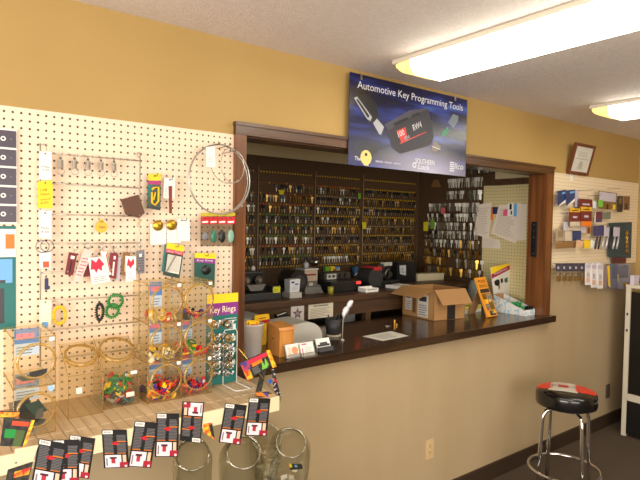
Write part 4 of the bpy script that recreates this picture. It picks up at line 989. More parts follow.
# odd things hung among the keys of the side wall
def hang(px, X, mt, lab, name, cat, t=.002):
    c = Card([PX(x, y, X) for x, y in px], t, mt); return solo(name, c.mb, lab, cat)
hang([(431, 187), (433, 180.5), (438, 179), (441.5, 187)], XS-.03, mat('brown_tag', (122, 86, 46), .6), 'brown pentagon tag hung high at the left of the side wall board', 'tag', 'tag')
hang([(441, 207.5), (445, 207.5), (445, 214), (441, 214)], XS-.035, mat('pink_tag', (200, 96, 100), .5), 'small pink tag among the white keys of the side wall board', 'tag', 'tag')
hang([(423.5, 222), (428, 221.5), (428, 231), (423.5, 231)], XS-.035, mat('yellow_tag', (214, 196, 30), .5), 'yellow tag low in the corner of the workshop, left of the green one', 'tag', 'tag')
hang([(430.5, 220), (434.5, 219.5), (434.5, 228.5), (430.5, 229)], XS-.035, mat('green_tag', (110, 156, 50), .5), 'green tag just right of the yellow tag on the side wall board', 'tag', 'tag')
p = PX(425.5, 236, XS-.03); m = MB(); m.lathe([(0, .004), (.018, .003), (.022, 0), (0, 0)], p, dnick, 16, Matrix.Rotation(-PI/2, 3, 'Y')); solo('round_tag', m, 'round silver disc under the yellow tag on the side wall board', 'tag')
p = PY(245+40, 100, KYB); c = Card(quadY([(278.5, 190), (284.5, 190), (283.5, 194.5), (279.5, 194.5)], KYB-.03), .002, mat('key_yellow', (222, 200, 40), .5)); solo('tag', c.mb, 'small yellow tag on the top key row of the second dark board', 'tag')
for (q, mt, lb) in (([(358, 193), (361, 193), (361, 199), (358, 199)], 'green_tag', 'pale green tag high on the seam of the third and fourth dark boards'), ([(362, 222), (366.5, 222), (366, 229), (362.5, 229)], 'yellow_tag', 'yellow green tag on the seam of the third and fourth dark boards')):
    c = Card(quadY(q, KYB-.026), .002, MATS[mt]); solo('tag', c.mb, lb, 'tag')
# silver bell and colour packs under the keys
p = PY(315.5, 262, KYB-.055); m = MB(); m.ball(p, met(4, p), nickel, 16, 10); m.cyl(p+Vector((0, 0, met(3, p))), p+Vector((0, .0555, met(4, p))), .004, dsteel, n=8); solo('silver_bell', m, 'round silver bell hung over the grey key machine', 'bell')
for (q, mt, lb) in (([(325.5, 267), (330, 267), (330, 276), (325.5, 276)], lgreen, 'light green pack on the bench back, left of the yellow one'), ([(330.8, 266.5), (335, 266.5), (335, 276.5), (330.8, 276.5)], yellow, 'bright yellow pack on the bench back, between green and blue'), ([(335.8, 267), (340, 267), (340, 276), (335.8, 276)], lblue, 'light blue pack on the bench back, right of the yellow one'), ([(354.5, 267), (358, 267), (358, 275.5), (354.5, 275.5)], mat('blue_pack', (70, 120, 176), .5), 'lone blue pack farther right on the bench back')):
    qq = quadY(q, KYB-.05); c = Card([Vector((qq[0].x, qq[0].y, qq[0].z)), Vector((qq[1].x, qq[0].y, qq[0].z)), Vector((qq[1].x, qq[0].y, qq[2].z)), Vector((qq[0].x, qq[0].y, qq[2].z))], .03, mt); c.patch(.1, .1, .9, .3, white); solo('colour_pack', c.mb, lb, 'pack')
    g = MB(); xm = (qq[0].x+qq[1].x)/2; g.tube([(xm, KYB+.001, qq[0].z-.004), (xm, KYB-.05, qq[0].z-.004)], .0015, dsteel, 4)
# cream pegboard, ledge and papers at the right of the workshop
pegc = pegmat('workshop_cream_pegboard', (206, 190, 140), (96, 80, 50), rad=.14, u='Y')
m = MB(); m.bb((XS-.0075, .128, .80), (XS-.0005, .62, 1.985), pegc); solo('pegboard', m, 'cream pegboard in the workshop behind the right post, holding papers', 'pegboard')
m = MB(); m.bb((XS-.045, .127, 1.987), (XS-.0005, .519, 2.034), benchw, .002); solo('ledge', m, 'brown wooden ledge over the cream workshop pegboard', 'ledge')
def sheet(px, X, mt, lab, ln=True, name='paper_sheet', ink=None):
    c = Card([PX(x, y, X) for x, y in px], .001, mt)
    if ln: c.lines(.1, .08, .9, .9, 16, ink or mat('typed_grey', (196, 182, 168), .6), .4)
    return solo(name, c.mb, lab, 'paper')
pw = mat('dim_white_paper', (226, 212, 196), .65)
sheet([(478.5, 204.5), (492, 202.5), (489, 238), (473.5, 234.5)], XS-.0112, pw, 'left white sheet hung on the cream workshop pegboard, slightly tilted')
sheet([(477.5, 235), (500, 240), (500.5, 248.8), (476.5, 247)], XS-.0092, pw, 'wide white sheet hung low behind the left tilted one')
sheet([(499, 205), (521, 203), (515.5, 243.5), (491, 233.5)], XS-.0112, pw, 'large white sheet under the colour cards on the cream pegboard, tilted')
sheet([(513, 204), (526.5, 204), (526, 240), (513, 241)], XS-.0092, pw, 'white sheet farthest right on the cream workshop pegboard', False)
c = Card([PX(x, y, XS-.0122) for x, y in [(492.5, 207), (498, 207), (497, 214), (492.5, 214)]], .004, navy); solo('wallet_card', c.mb, 'small dark blue card between the white sheets', 'card')
c = Card([PX(x, y, XS-.0115) for x, y in [(491, 207), (493, 207), (493, 220), (490.5, 220)]], .003, orange); solo('strip_card', c.mb, 'thin orange strip beside the left white sheet', 'card')
for (q, mt, lb) in (([(503.5, 210), (507.5, 209), (507, 216), (503, 216)], pink, 'pink card at the left of the clipped colour cards'), ([(508, 203.5), (513.5, 203), (513, 216), (507.5, 216)], white, 'white card with black marks in the middle of the clipped colour cards'), ([(513.8, 204), (517, 204), (516.5, 216.5), (513.5, 216.5)], lblue, 'light blue card at the right of the clipped colour cards')):
    c = Card([PX(x, y, XS-.0145) for x, y in q], .003, mt)
    if mt is white: c.patch(.3, .5, .7, .95, black).patch(.55, .1, .8, .4, black)
    solo('colour_card', c.mb, lb, 'card')
# ------------------------------------------------------------------ machines on the bench
def bpt(px, py): return PZ(px, py, BT)
machm = mat('machine_charcoal', (46, 46, 46), .45); machg = mat('machine_grey', (92, 88, 82), .45); beige = mat('machine_beige', (170, 150, 130), .5)
X0, X1, Y0 = 1.245, 1.505, .68
T = Thing('key_machine', ((X0+X1)/2, Y0+.12, BT), 'black key cutting machine with a yellow sticker at the left end of the bench', 'key machine')
m = MB(); m.bb((X0, Y0, BT+.0005), (X1, Y0+.26, BT+.045), machm, .006); T.part('base', m)
m = MB(); m.bb((X0+.01, Y0+.12, BT+.046), (X1-.05, Y0+.25, BT+.150), machm, .010); m.bb((X0+.02, Y0+.10, BT+.10), (X1-.07, Y0+.2, BT+.165), blackp, .008); T.part('motor_housing', m)
m = MB(); m.slab([(X0+.03, Y0+.02, BT+.095), (X0+.16, Y0+.02, BT+.095), (X0+.13, Y0+.01, BT+.06), (X0+.05, Y0+.01, BT+.06)], .06, machg, Vector((0, 1, 0))); T.part('chip_tray', m)
for x in (X0+.05, X0+.135):
    m = MB(); m.cyl((x, Y0+.06, BT+.118), (x, Y0+.10, BT+.118), .026, dsteel, n=18); m.cyl((x, Y0+.045, BT+.118), (x, Y0+.06, BT+.118), .012, steel, n=12); T.part('cutter', m)
c = Card([(X1-.062, Y0-.0008, BT+.078), (X1-.010, Y0-.0008, BT+.078), (X1-.010, Y0-.0008, BT+.041), (X1-.062, Y0-.0008, BT+.041)], .001, mat('lemon_sticker', (206, 206, 30), .5)); c.lines(.1, .2, .9, .8, 2, mat('olive_ink', (150, 150, 20), .5), .4); T.part('yellow_sticker', c.mb)
m = MB(); m.bb((X1-.065, Y0, BT+.046), (X1-.006, Y0+.08, BT+.082), machm, .004); T.part('switch_box', m)
for x, c_, lb in ((X0+.06, mat('cream_cap', (196, 180, 150), .5), 'cream cap on the black key machine, the left one'), (X0+.185, mat('white_cap', (214, 210, 204), .5), 'white bottle cap on the black key machine, the right one')):
    m = MB(); z = BT+.1655 if x < X0+.1 else BT+.1505; m.lathe([(.0, 0), (.014, 0), (.013, .03), (.007, .04), (.0, .04)], (x, Y0+.17 if x < X0+.1 else Y0+.22, z), c_, 14); solo('small_bottle', m, lb, 'bottle')
# white dispenser
T = Thing('receipt_dispenser', (1.60, .70, BT), 'white box shaped dispenser beside the black key machine', 'dispenser')
m = MB(); m.bb((1.555, .66, BT+.0005), (1.645, .75, BT+.035), lgrey, .004); T.part('base', m)
c = Card([(1.56, .672, BT+.115), (1.64, .672, BT+.118), (1.632, .672, BT+.036), (1.562, .672, BT+.036)], .06, mat('dispenser_white', (206, 208, 212), .45)); c.patch(.15, .72, .45, .85, navy).patch(.5, .55, .85, .68, mat('slate_blue_print', (90, 110, 160), .5)).lines(.2, .15, .8, .5, 3, lgrey, .4); T.part('front_box', c.mb)
# round black machine
T = Thing('grinding_machine', (1.70, .86, BT), 'round black grinding machine between the dispenser and the grey machine', 'grinder')
m = MB(); m.cyl((1.69, .76, BT+.092), (1.69, .90, BT+.092), .070, blackp, n=32); T.part('wheel_guard', m)
m = MB(); m.cyl((1.69, .748, BT+.090), (1.69, .7605, BT+.090), .044, dgrey, n=24); m.cyl((1.69, .735, BT+.090), (1.69, .749, BT+.090), .02, dsteel, n=14); T.part('wheel', m)
m = MB(); m.bb((1.65, .75, BT+.0005), (1.738, .93, BT+.022), blackp, .005); T.part('base', m)
# grey brown column machine
xa = PY(304, 285, .80).x; xb = PY(318, 285, .80).x
T = Thing('code_machine', ((xa+xb)/2, .84, BT), 'grey column shaped key machine with a beige front, under the silver bell', 'key machine')
m = MB(); m.slab([(xa-.012, .775, BT+.0005), (xb+.03, .775, BT+.0005), (xb+.012, .79, BT+.042), (xa+.005, .79, BT+.042)], .13, machg, Vector((0, 1, 0))); T.part('base', m)
c = Card([(xa+.004, .80, BT+.155), (xb-.006, .80, BT+.155), (xb-.006, .80, BT+.042), (xa+.004, .80, BT+.042)], .10, beige); c.patch(0, 0, 1, .36, machg).patch(.35, .08, .65, .25, lgrey).patch(.1, .68, .9, .78, crimson); T.part('column', c.mb)
m = MB(); m.bb((xa, .795, BT+.155), (xb-.002, .905, BT+.167), lgrey, .003); T.part('cap', m)
p = PY(309.5, 269, .86); m = MB(); m.lathe([(0, 0), (.017, 0), (.017, .03), (.009, .038), (0, .038)], (xa+.05, .85, BT+.1675), mat('misty_grey', (170, 170, 174), .4), 16); solo('small_bottle', m, 'pale grey bottle standing on the column shaped machine', 'bottle')
# small stuff right of it
m = MB(); m.lathe([(0, 0), (.019, 0), (.021, .05), (0, .05)], (1.905, .70, BT+.0005), mat('olive_tub', (150, 140, 40), .5), 16); solo('tub', m, 'olive yellow tub on the bench right of the column shaped machine', 'tub')
m = MB(); m.tube([(1.915, 1.04, BT+.0005), (1.92, 1.03, BT+.11), (1.91, 1.02, BT+.165)], [.02, .016, .010], blackp, 10); solo('machine_arm', m, 'thin black upright tool behind the olive tub', 'tool')
m = MB(); m.ball((1.912, .85, BT+.0255), .025, mat('grey_rag', (120, 112, 108), .7), 12, 8); solo('crumpled_rag', m, 'round crumpled grey rag beside the olive tub', 'rag')
# wide black machine with white label and red light
xa = PY(331, 290, .74).x; xb = PY(361, 290, .74).x
T = Thing('key_machine', ((xa+xb)/2, .85, BT), 'wide low black key machine with a white label and a red lamp', 'key machine')
m = MB(); m.bb((xa, .74, BT+.0005), (xb, .98, BT+.075), blackp, .008); T.part('base', m)
m = MB(); m.bb((xa+.02, .84, BT+.0755), (xb-.015, .96, BT+.125), machm, .006); T.part('upper_housing', m)
c = Card([(xa+.04, .8385, BT+.118), (xa+.125, .8385, BT+.118), (xa+.125, .8385, BT+.080), (xa+.04, .8385, BT+.080)], .001, lgrey); c.patch(.15, .3, .4, .75, dgrey).patch(.55, .3, .85, .75, dgrey); T.part('white_label', c.mb)
for k in range(2):
    m = MB(); m.cyl((xa+.165+.045*k, .825, BT+.102), (xa+.165+.045*k, .839, BT+.102), .017, dsteel, n=16); T.part('dial', m)
m = MB(); m.bb((xb-.045, .732, BT+.050), (xb-.008, .7395, BT+.068), mat('red_indicator', (220, 40, 40), .4, emit=((255, 60, 50), 1.2))); T.part('red_lamp', m, label='lit red lamp')
c = Card([(xb+.02, 1.05, BT+.125), (xb+.06, 1.05, BT+.125), (xb+.06, 1.05, BT+.0005), (xb+.02, 1.05, BT+.0005)], .03, mat('tan_box', (176, 150, 100), .6)); solo('small_carton', c.mb, 'narrow tan box behind the wide low machine', 'box')
# red topped round machine
p = bpt(371, 293.5); p.y = .80; xx = PY(371, 285, .84).x
T = Thing('key_machine', (xx, .84, BT), 'round black key machine with a red top, left of the black duplicator', 'key machine')
m = MB(); m.cyl((xx, .79, BT+.075), (xx, .92, BT+.075), .072, machm, n=28); T.part('drum', m)
m = MB(); m.bb((xx-.02, .785, BT+.128), (xx+.06, .92, BT+.158), mat('machine_red', (170, 40, 40), .4), .010); T.part('red_cover', m)
m = MB(); m.bb((xx-.07, .78, BT+.0005), (xx+.07, .95, BT+.02), blackp, .004); m.bb((xx+.03, .80, BT+.02), (xx+.07, .92, BT+.12), blackp, .006); T.part('base', m)
# white tray in front
a = PY(363.5, 291, .66).x; b = PY(376, 291, .66).x
m = MB(); m.bb((a, .635, BT+.0005), (b, .72, BT+.014), white, .004); m.bb((a, .700, BT+.014), (b, .72, BT+.034), white, .004); m.bb((a, .635, BT+.014), (a+.008, .70, BT+.026), white); m.bb((b-.008, .635, BT+.014), (b, .70, BT+.026), white); solo('white_tray', m, 'white tray on the bench in front of the red topped machine', 'tray')
# black duplicator at the right
a = PY(380.5, 285, .82).x; b = PY(397, 285, .82).x
T = Thing('key_machine', ((a+b)/2, .88, BT), 'tall black key duplicator at the right of the red topped machine', 'key machine')
m = MB(); m.bb((a, .80, BT+.0005), (b, .98, BT+.05), blackp, .008); T.part('base', m)
m = MB(); m.bb((a+.01, .86, BT+.05), (b-.03, .97, BT+.165), machm, .012); T.part('motor_housing', m)
m = MB(); m.tube([(a+.06, .84, BT+.05), (a+.065, .83, BT+.12), (a+.10, .83, BT+.15)], .012, dsteel, 8); T.part('lever', m)
m = MB(); m.bb((a+.07, .855, BT+.152), (b-.02, .90, BT+.18), lgrey, .004); T.part('top_label', m)
for x in (a+.05, a+.11):
    m = MB(); m.cyl((x, .83, BT+.09), (x, .8595, BT+.09), .022, dsteel, n=16); T.part('cutter', m)
# black cabinet with a white sheet, at the corner
a = PY(398, 275, .96).x; b = PY(417, 275, .96).x
T = Thing('equipment_case', ((a+b)/2, 1.02, BT), 'black case with a pale sheet on its front in the corner of the workshop', 'case')
m = MB(); m.bb((a, .97, BT+.0005), (b, 1.18, BT+.165), blackp, .006); T.part('body', m)
c = Card(quadY([(399.5, 265.5), (406, 265), (406, 275.5), (400, 274)], .9685), .001, mat('pale_sheet', (176, 178, 180), .6)); c.lines(.2, .2, .8, .8, 4, grey, .4); T.part('sheet', c.mb)
a = PY(393, 287, .70).x; m = MB(); m.box((a+.08, .72, BT+.012), (.17, .12, .022), white, Matrix.Rotation(.15, 3, 'Z'), .003); solo('paper_stack', m, 'stack of white paper on the bench behind the open carton', 'paper stack')
m = MB(); m.box((3.19, 1.0, BT+.03), (.30, .10, .058), mat('pale_carton', (196, 184, 150), .7), Matrix.Rotation(-.1, 3, 'Z'), .003); solo('long_box', m, 'long pale box on the bench below the side wall keys', 'box')
# dark remote strip on the post
c = Card([PX(x, y, 3.2695) for x, y in [(532.4, 222), (538.4, 221.5), (537.2, 257), (530.8, 257)]], .0006, blackp)
T = Thing('switch_strip', c.at(.5, 0), 'black strip with four round buttons screwed to the right post of the opening', 'switch strip')
m = MB(); z0, z1 = c.at(.5, 0).z, c.at(.5, 1).z; yy = c.at(.5, .5).y; m.bb((3.256, yy-.022, z0), (3.2697, yy+.022, z1), blackp, .006); T.part('plate', m)
for v in (.92, .74, .56, .10):
    m = MB(); m.cyl((3.2565, yy, z0+(z1-z0)*v), (3.2525, yy, z0+(z1-z0)*v), .0055, nickel, n=12); T.part('button', m)
# ------------------------------------------------------------------ on the counter
CT = CZ+.0006
def cpt(px, py): return PZ(px, py, CZ)
# white bucket of yellow packs
p = cpt(256.5, 358.5); p = Vector((p.x+.006, p.y+.055, CT)); r1 = met(11.2, p); h = .155
T = Thing('white_bucket', p, 'white plastic bucket of yellow packs at the left end of the counter', 'bucket')
m = MB(); bw = clear('milky_plastic', (250, 250, 252), .04, .2, .15, .80, (252, 252, 255)); m.lathe([(0, .003), (r1*.80, .003), (r1*.80, 0), (r1*.84, 0), (r1*.99, h), (r1*1.03, h), (r1*1.03, h-.008), (r1*1.0, h-.008)], p, bw, 32); m.lathe([(r1*.98, h), (r1*.80, .004)], p, bw, 32); T.part('body', m)
for i, (dx, dy, a, lb) in enumerate(((-.028, -.012, .12, 'yellow pack leaning left in the white bucket'), (.002, -.022, -.02, 'yellow pack at the front of the white bucket'), (.024, .006, -.10, 'yellow pack leaning right in the white bucket'), (-.006, .018, .05, 'yellow pack at the back of the white bucket'))):
    q = p+Vector((dx, dy, .004)); Rm = Matrix.Rotation(a, 3, 'Y'); x = Rm @ Vector((.027, 0, 0)); z = Rm @ Vector((0, 0, .168-.006*i))
    c = Card([q-x+z, q+x+z, q+x*.7, q-x*.7], .006, mat('pack_yellow', (250, 204, 24), .45)); c.patch(.1, .90, .6, .93, red).patch(.65, .88, .9, .97, orange)
    solo('yellow_pack', c.mb, lb, 'pack', 'yellow packs in the bucket')
# small wooden box
a = cpt(271.5, 359.5); w_ = .10
maple = wood('honey_maple', (216, 150, 76), (190, 122, 56), .4, 'Z')
T = Thing('wooden_box', (1.115, .09, CT), 'honey coloured wooden box with a sloped lid beside the white bucket', 'box')
x0, x1, y0, y1, z1 = 1.070, 1.152, .022, .130, CT+.148
m = MB(); m.bb((x0, y0, CT), (x1, y1, z1-.022), maple, .002); T.part('body', m)
m = MB(); m.slab([(x0-.004, y0-.006, z1-.022), (x0-.004, y1+.004, z1-.022), (x0-.004, y1+.004, z1), (x0-.004, y0+.004, z1-.010)], .090, maple, Vector((1, 0, 0))); T.part('lid', m)
m = MB(); m.ball((x0-.001, y0+.06, CT+.08), .003, black, 8, 6); T.part('screw', m)
m = MB(); m.bb((x0+.03, y0+.03, z1-.006), (x1-.02, y1-.03, z1+.001), mat('honey_shadow_slot', (150, 96, 44), .5)) if False else None
# grey cash register with a curved top
T = Thing('cash_register', (1.36, .29, CT), 'grey machine with a curved right side behind the business cards', 'cash register')
m = MB(); prof = [(1.20, CT), (1.20, CT+.102), (1.33, CT+.112)]
for k in range(9): t = k/8*PI/2; prof.append((1.345+.105*math.sin(t), CT+.028+.084*math.cos(t)))
prof.append((1.45, CT+.012)); prof.append((1.45, CT)); gm = mat('register_grey', (184, 180, 170), .5)
m.slab([(x, .19, z) for x, z in prof], .20, gm, Vector((0, 1, 0))); T.part('body', m)
m = MB(); m.bb((1.19, .186, CT), (1.455, .393, CT+.012), lgrey, .002); T.part('foot', m)
# grey ribbed bundle with packs at the back left
m = MB(); m.bb((1.02, .32, CT), (1.185, .53, CT+.140), mat('ribbed_grey', (166, 164, 160), .6, noise=((132, 130, 128), (1, 1, 90), .4, .6)), .015); solo('grey_keypad', m, 'grey ribbed machine at the back left of the counter, behind the bucket', 'machine')
c = Card(quadY([(255, 315.5), (269, 314), (270, 321.5), (254, 325.5)], .285), .012, mat('film_yellow', (244, 190, 30), .45)); c.patch(.0, 0, 1, .35, red).patch(.3, .55, .75, .65, maroon); 
q = c.at(.5, 0); c.mb.bb((q.x-.03, q.y+.003, CT), (q.x+.03, q.y+.013, q.z+.01), MATS['film_yellow']); solo('yellow_pack', c.mb, 'yellow and red pack standing behind the white bucket', 'pack', origin=(q.x, q.y, CT))
c = Card(quadY([(276.5, 315), (287, 311.5), (289, 320), (279, 324)], .42), .03, blackp); c.patch(.15, .2, .85, .32, grey).patch(.05, .88, .9, .97, lgrey)
q = c.at(.5, 0); c.mb.bb((q.x-.03, q.y+.004, CT), (q.x+.03, q.y+.028, q.z+.015), blackp); solo('black_pack', c.mb, 'black pack with white lettering behind the wooden box', 'pack', origin=(q.x, q.y, CT))
# three card holders
def holder(px, py, w, h, lab, face, back=None, mt=None):
    p = cpt(px, py); T = Thing('card_holder', (p.x, p.y, CT), lab, 'card holder', 'card holders at the counter edge')
    m = MB(); hm = mt or clear('holder_acrylic', (236, 236, 236), .12, .05, .4)
    y = p.y; m.slab([(p.x-w/2, y, CT), (p.x+w/2, y, CT), (p.x+w/2, y+.012, CT+.022), (p.x-w/2, y+.012, CT+.022)], .002, hm, Vector((0, 1, 0))); m.bb((p.x-w/2, y, CT), (p.x+w/2, y+.045, CT+.003), hm); m.slab([(p.x-w/2, y+.028, CT+.003), (p.x+w/2, y+.028, CT+.003), (p.x+w/2, y+.05, CT+h*.9), (p.x-w/2, y+.05, CT+h*.9)], .002, hm, Vector((0, 1, 0))); T.part('stand', m)
    c = Card([Vector((p.x-w*.46, y+.042, CT+h)), Vector((p.x+w*.46, y+.042, CT+h)), Vector((p.x+w*.46, y+.018, CT+.004)), Vector((p.x-w*.46, y+.018, CT+.004))], .008, white); face(c); T.part('business_cards', c.mb)
holder(297, 359, .088, .062, 'card holder with an orange printed card, leftmost of the three', lambda c: c.disc(.6, .5, .018, mat('salmon_print', (236, 150, 100), .5)).patch(.1, .15, .35, .8, mat('faint_salmon', (240, 206, 190), .5)))
holder(311, 357.5, .082, .064, 'card holder with a white card edged in pink, in the middle', lambda c: c.patch(.08, .1, .16, .6, pink).patch(.1, .82, .5, .92, pink).lines(.3, .2, .9, .7, 4, lgrey, .35))
holder(327, 352, .092, .060, 'dark card holder with a black and white card, rightmost of the three', lambda c: c.patch(.05, .35, .95, .52, black).patch(.25, .45, .8, .68, dgrey).patch(0, 0, 1, .3, mat('olive_dark', (70, 66, 50), .5)), None, blackp)
# pen cup with pens
p = cpt(336, 337.5); p = Vector((p.x+.01, p.y+.04, CT))
T = Thing('pen_cup', p, 'black mesh pen cup on a pale ring in the middle of the counter', 'pen cup')
m = MB(); mesh_ = mat('black_mesh', (36, 36, 38), .5, .3, noise=((70, 70, 72), 400, .45, .55)); m.lathe([(0, .012), (.036, .012), (.043, .100), (.045, .100), (.038, .008), (0, .008)], p, mesh_, 28); T.part('cup', m)
m = MB(); m.lathe([(0, 0), (.046, 0), (.046, .011), (.037, .012), (0, .0075)], p, mat('pale_base_ring', (170, 160, 140), .4), 28); T.part('base_ring', m)
for i, (dx, a, b) in enumerate(((-.006, .28, .05), (.008, .36, -.1), (.0, .22, .2))):
    q = p+Vector((dx, 0, .016)); e = q+Vector((math.sin(a)*.115, .02*b, math.cos(a)*.115)) if i < 2 else q+Vector((-.03, .01, .105))
    m = MB(); m.cyl(q, e, .0038, blackp if i < 2 else dgrey, n=8); solo('pen', m, ['dark pen in the mesh cup, leaning right', 'second dark pen in the mesh cup, leaning farther right', 'grey pen leaning left in the mesh cup'][i], 'pen')
# white feather pen on its stem
f0 = cpt(343.5, 341); f0 = Vector((f0.x, f0.y+.01, CT))
T = Thing('feather_pen', f0, 'white feather pen standing on a thin clear stem beside the mesh cup', 'pen')
Yq = f0.y
m = MB(); m.lathe([(0, 0), (.012, 0), (.010, .006), (.003, .010), (0, .010)], f0, lgrey, 14); T.part('foot', m)
m = MB(); m.tube([f0+Vector((0, 0, .008)), PY(343, 320, Yq), PY(345, 315, Yq), PY(349, 308, Yq)], [.0022, .0022, .0024, .002], lgrey, 8); T.part('stem', m)
fe = mat('white_feather', (232, 228, 232), .6)
def leaf(pts, ws, t=.004):
    m = MB(); vs = []; n = len(pts)
    for i, (q, w) in enumerate(zip(pts, ws)):
        d = (pts[min(i+1, n-1)]-pts[max(i-1, 0)]).normalized(); s = Vector((0, 1, 0)).cross(d).normalized()
        vs += [q-s*w, q+Vector((0, -t, 0)), q+s*w, q+Vector((0, t, 0))]
    fs = [[4*i+j, 4*i+(j+1) % 4, 4*i+4+(j+1) % 4, 4*i+4+j] for i in range(n-1) for j in range(4)]+[[3, 2, 1, 0], [4*n-4+k for k in range(4)]]
    m.add(vs, fs, fe, True); return m
pp = [PY(x, y, Yq) for x, y in [(343.3, 317.5), (344, 314.5), (345.5, 311.5), (347.3, 308.8), (348.8, 306.8)]]; k = met(1, pp[0])
T.part('lower_vane', leaf(pp, [.4*k, 2.9*k, 4.2*k, 3.8*k, 1.8*k]))
pp = [PY(x, y, Yq-.002) for x, y in [(347.6, 308), (349, 305.8), (350.5, 303.6), (352, 302), (353, 301)]]
T.part('upper_vane', leaf(pp, [2.0*k, 3.5*k, 3.8*k, 2.8*k, .6*k]))
# printed sheet on the counter
q = [cpt(391, 331.2), cpt(408.5, 336), cpt(382.5, 341), cpt(362.5, 336.5)]
q = [Vector((v.x, v.y, CT+.0008)) for v in q]
c = Card([q[3], q[0], q[1], q[2]], .0008, mat('sheet_white', (226, 222, 210), .6)); 
c.lines(.15, .15, .85, .85, 6, mat('sheet_ink', (150, 146, 138), .6), .35); solo('paper_sheet', c.mb, 'printed white sheet lying on the counter in front of the coins', 'paper')
p = cpt(387, 326.5); m = MB(); m.ring((p.x, p.y, CT+.0022), .014, .002, nickel, (0, 0, 1), 18, 6); m.box((p.x+.022, p.y, CT+.0018), (.02, .007, .0024), nickel); solo('loose_key', m, 'small silver ring and key lying behind the printed sheet', 'key')
p = cpt(394.5, 324.5); m = MB(); m.cyl((p.x, p.y, CT), (p.x, p.y, CT+.026), .008, brass, n=16); m.cyl((p.x, p.y, CT+.026), (p.x, p.y, CT+.030), .010, brass, n=16); solo('lock_plug', m, 'tiny brass lock plug standing behind the printed sheet', 'lock part')
m = MB(); m.cyl((p.x-.012, p.y-.03, CT), (p.x-.012, p.y-.03, CT+.012), .007, brass, n=14); solo('lock_plug', m, 'shorter brass piece in front of the tiny lock plug', 'lock part')
# ------------------------------------------------------------------ open carton
A = Vector((2.428, .262, CT)); B = Vector((2.702, .224, CT)); D = Vector((2.440, .556, CT)); Cc = B+D-A; H = .205
T = Thing('cardboard_carton', (A+Cc)/2, 'open brown cardboard carton with its flaps folded out on the counter', 'carton')
up = Vector((0, 0, H)); th = .004
def wallq(a, b, mt):
    a2, b2 = a+up, b+up; inn = (Cc+A)/2-(a+b)/2; inn.z = 0; inn = inn.normalized()
    m = MB(); m.slab([a, b, b2, a2], th, mt, inn); return m
wl = wallq(A, B, kraft); T.part('side_panel', wl)
T.part('side_panel', wallq(B, Cc, kraft)); T.part('side_panel', wallq(Cc, D, kraft)); T.part('side_panel', wallq(D, A, kraft))
m = MB(); m.slab([A+Vector((0, 0, .0005)), B+Vector((0, 0, .0005)), Cc+Vector((0, 0, .0005)), D+Vector((0, 0, .0005))], .003, kraftin, Vector((0, 0, 1))); T.part('bottom_panel', m)
ux = (B-A).normalized(); uy = (D-A).normalized()
def flap(a, b, out, ang, L):
    d = out*math.cos(ang)-Vector((0, 0, math.sin(ang))); m = MB(); e = (b-a)*.01
    m.slab([a+up+e, b+up-e, b+up-e*3+d*L, a+up+e*3+d*L], .003, kraft, d.cross((b-a).normalized()).normalized()); T.part('flap', m)
flap(A, B, -uy, .95, .115); flap(D, A, -ux, .42, .125)
flap(B, Cc, -ux, 1.25, .11); flap(Cc, D, -uy, 1.35, .11)
# labels and tape
def onface(a, b, u0, v0, u1, v1, mt, e, ln=0, part='label'):
    n = (b-a).cross(Vector((0, 0, 1))).normalized(); x = b-a; P = lambda u, v: a+x*u+up*v+n*e
    c = Card([P(u0, v1), P(u1, v1), P(u1, v0), P(u0, v0)], .0006, mt)
    if ln: c.lines(.1, .08, .9, .6, ln, grey, .45).patch(.15, .7, .85, .92, dgrey)
    T.part(part, c.mb, label='white shipping label' if ln else None)
onface(D, A, .50, .06, .83, .80, mat('label_grey', (196, 190, 180), .6), .0012, 5)
onface(D, A, .10, .22, .30, .78, MATS['label_grey'], .0012, 4)
onface(A, B, .42, .01, .68, .74, mat('black_tape', (38, 36, 36), .35), .0012, 0, 'black_tape')
onface(D, A, .34, .15, .44, .65, mat('brown_print', (96, 66, 38), .7), .0012, 0, 'printed_mark')
# yellow pad stack
T = Thing('note_pad', (2.95, .40, CT), 'yellow pad lying on white paper behind the orange card stand', 'pad')
Rz = Matrix.Rotation(.10, 3, 'Z')
m = MB(); m.box((2.95, .40, CT+.0105), (.19, .13, .021), white, Rz); T.part('white_paper', m)
m = MB(); m.box((2.95, .40, CT+.036), (.19, .13, .029), mat('pad_yellow', (232, 214, 110), .6), Rz, .004); T.part('yellow_pad', m)
# orange punk rings card stand
bl = Vector((2.850, .140, CT+.006)); br = bl+Vector((.132, .014, 0)); lean = Vector((-.012, .105, .262))
orc = mat('stand_orange', (236, 152, 40), .5)
c = Card([bl+lean, br+lean, br, bl], .014, orc)
c.text('PUNK', .14, .855, .085, black, .74).text('RINGS', .12, .735, .085, black, .78)
c.patch(.04, .60, .96, .70, mat('dark_photo', (54, 48, 40), .5)).patch(.08, .44, .5, .58, mat('photo_olive', (120, 92, 30), .5)).patch(.55, .40, .95, .58, mat('photo_grey', (126, 122, 112), .5)).disc(.38, .38, .014, yellow).disc(.70, .40, .011, mat('photo_silver', (200, 196, 186), .4)).patch(.5, .16, .95, .36, MATS['photo_olive']).patch(.12, .16, .45, .32, mat('photo_mauve', (140, 110, 100), .5)).patch(.3, .02, .9, .14, MATS['dark_photo']).disc(.8, .1, .012, yellow)
T = Thing('ring_display', (bl+br)/2, 'leaning orange card display headed PUNK RINGS on the counter', 'display stand')
T.part('front_card', c.mb)
m = MB(); top = (bl+br)/2+lean*.72; ft = (bl+br)/2+Vector((-.02, .165, -.005)); m.slab([top+Vector((-.04, .017, 0)), top+Vector((.04, .017, 0)), ft+Vector((.04, 0, .0)), ft+Vector((-.04, 0, 0))], .004, kraft, Vector((0, 1, 0))); T.part('easel_leg', m)
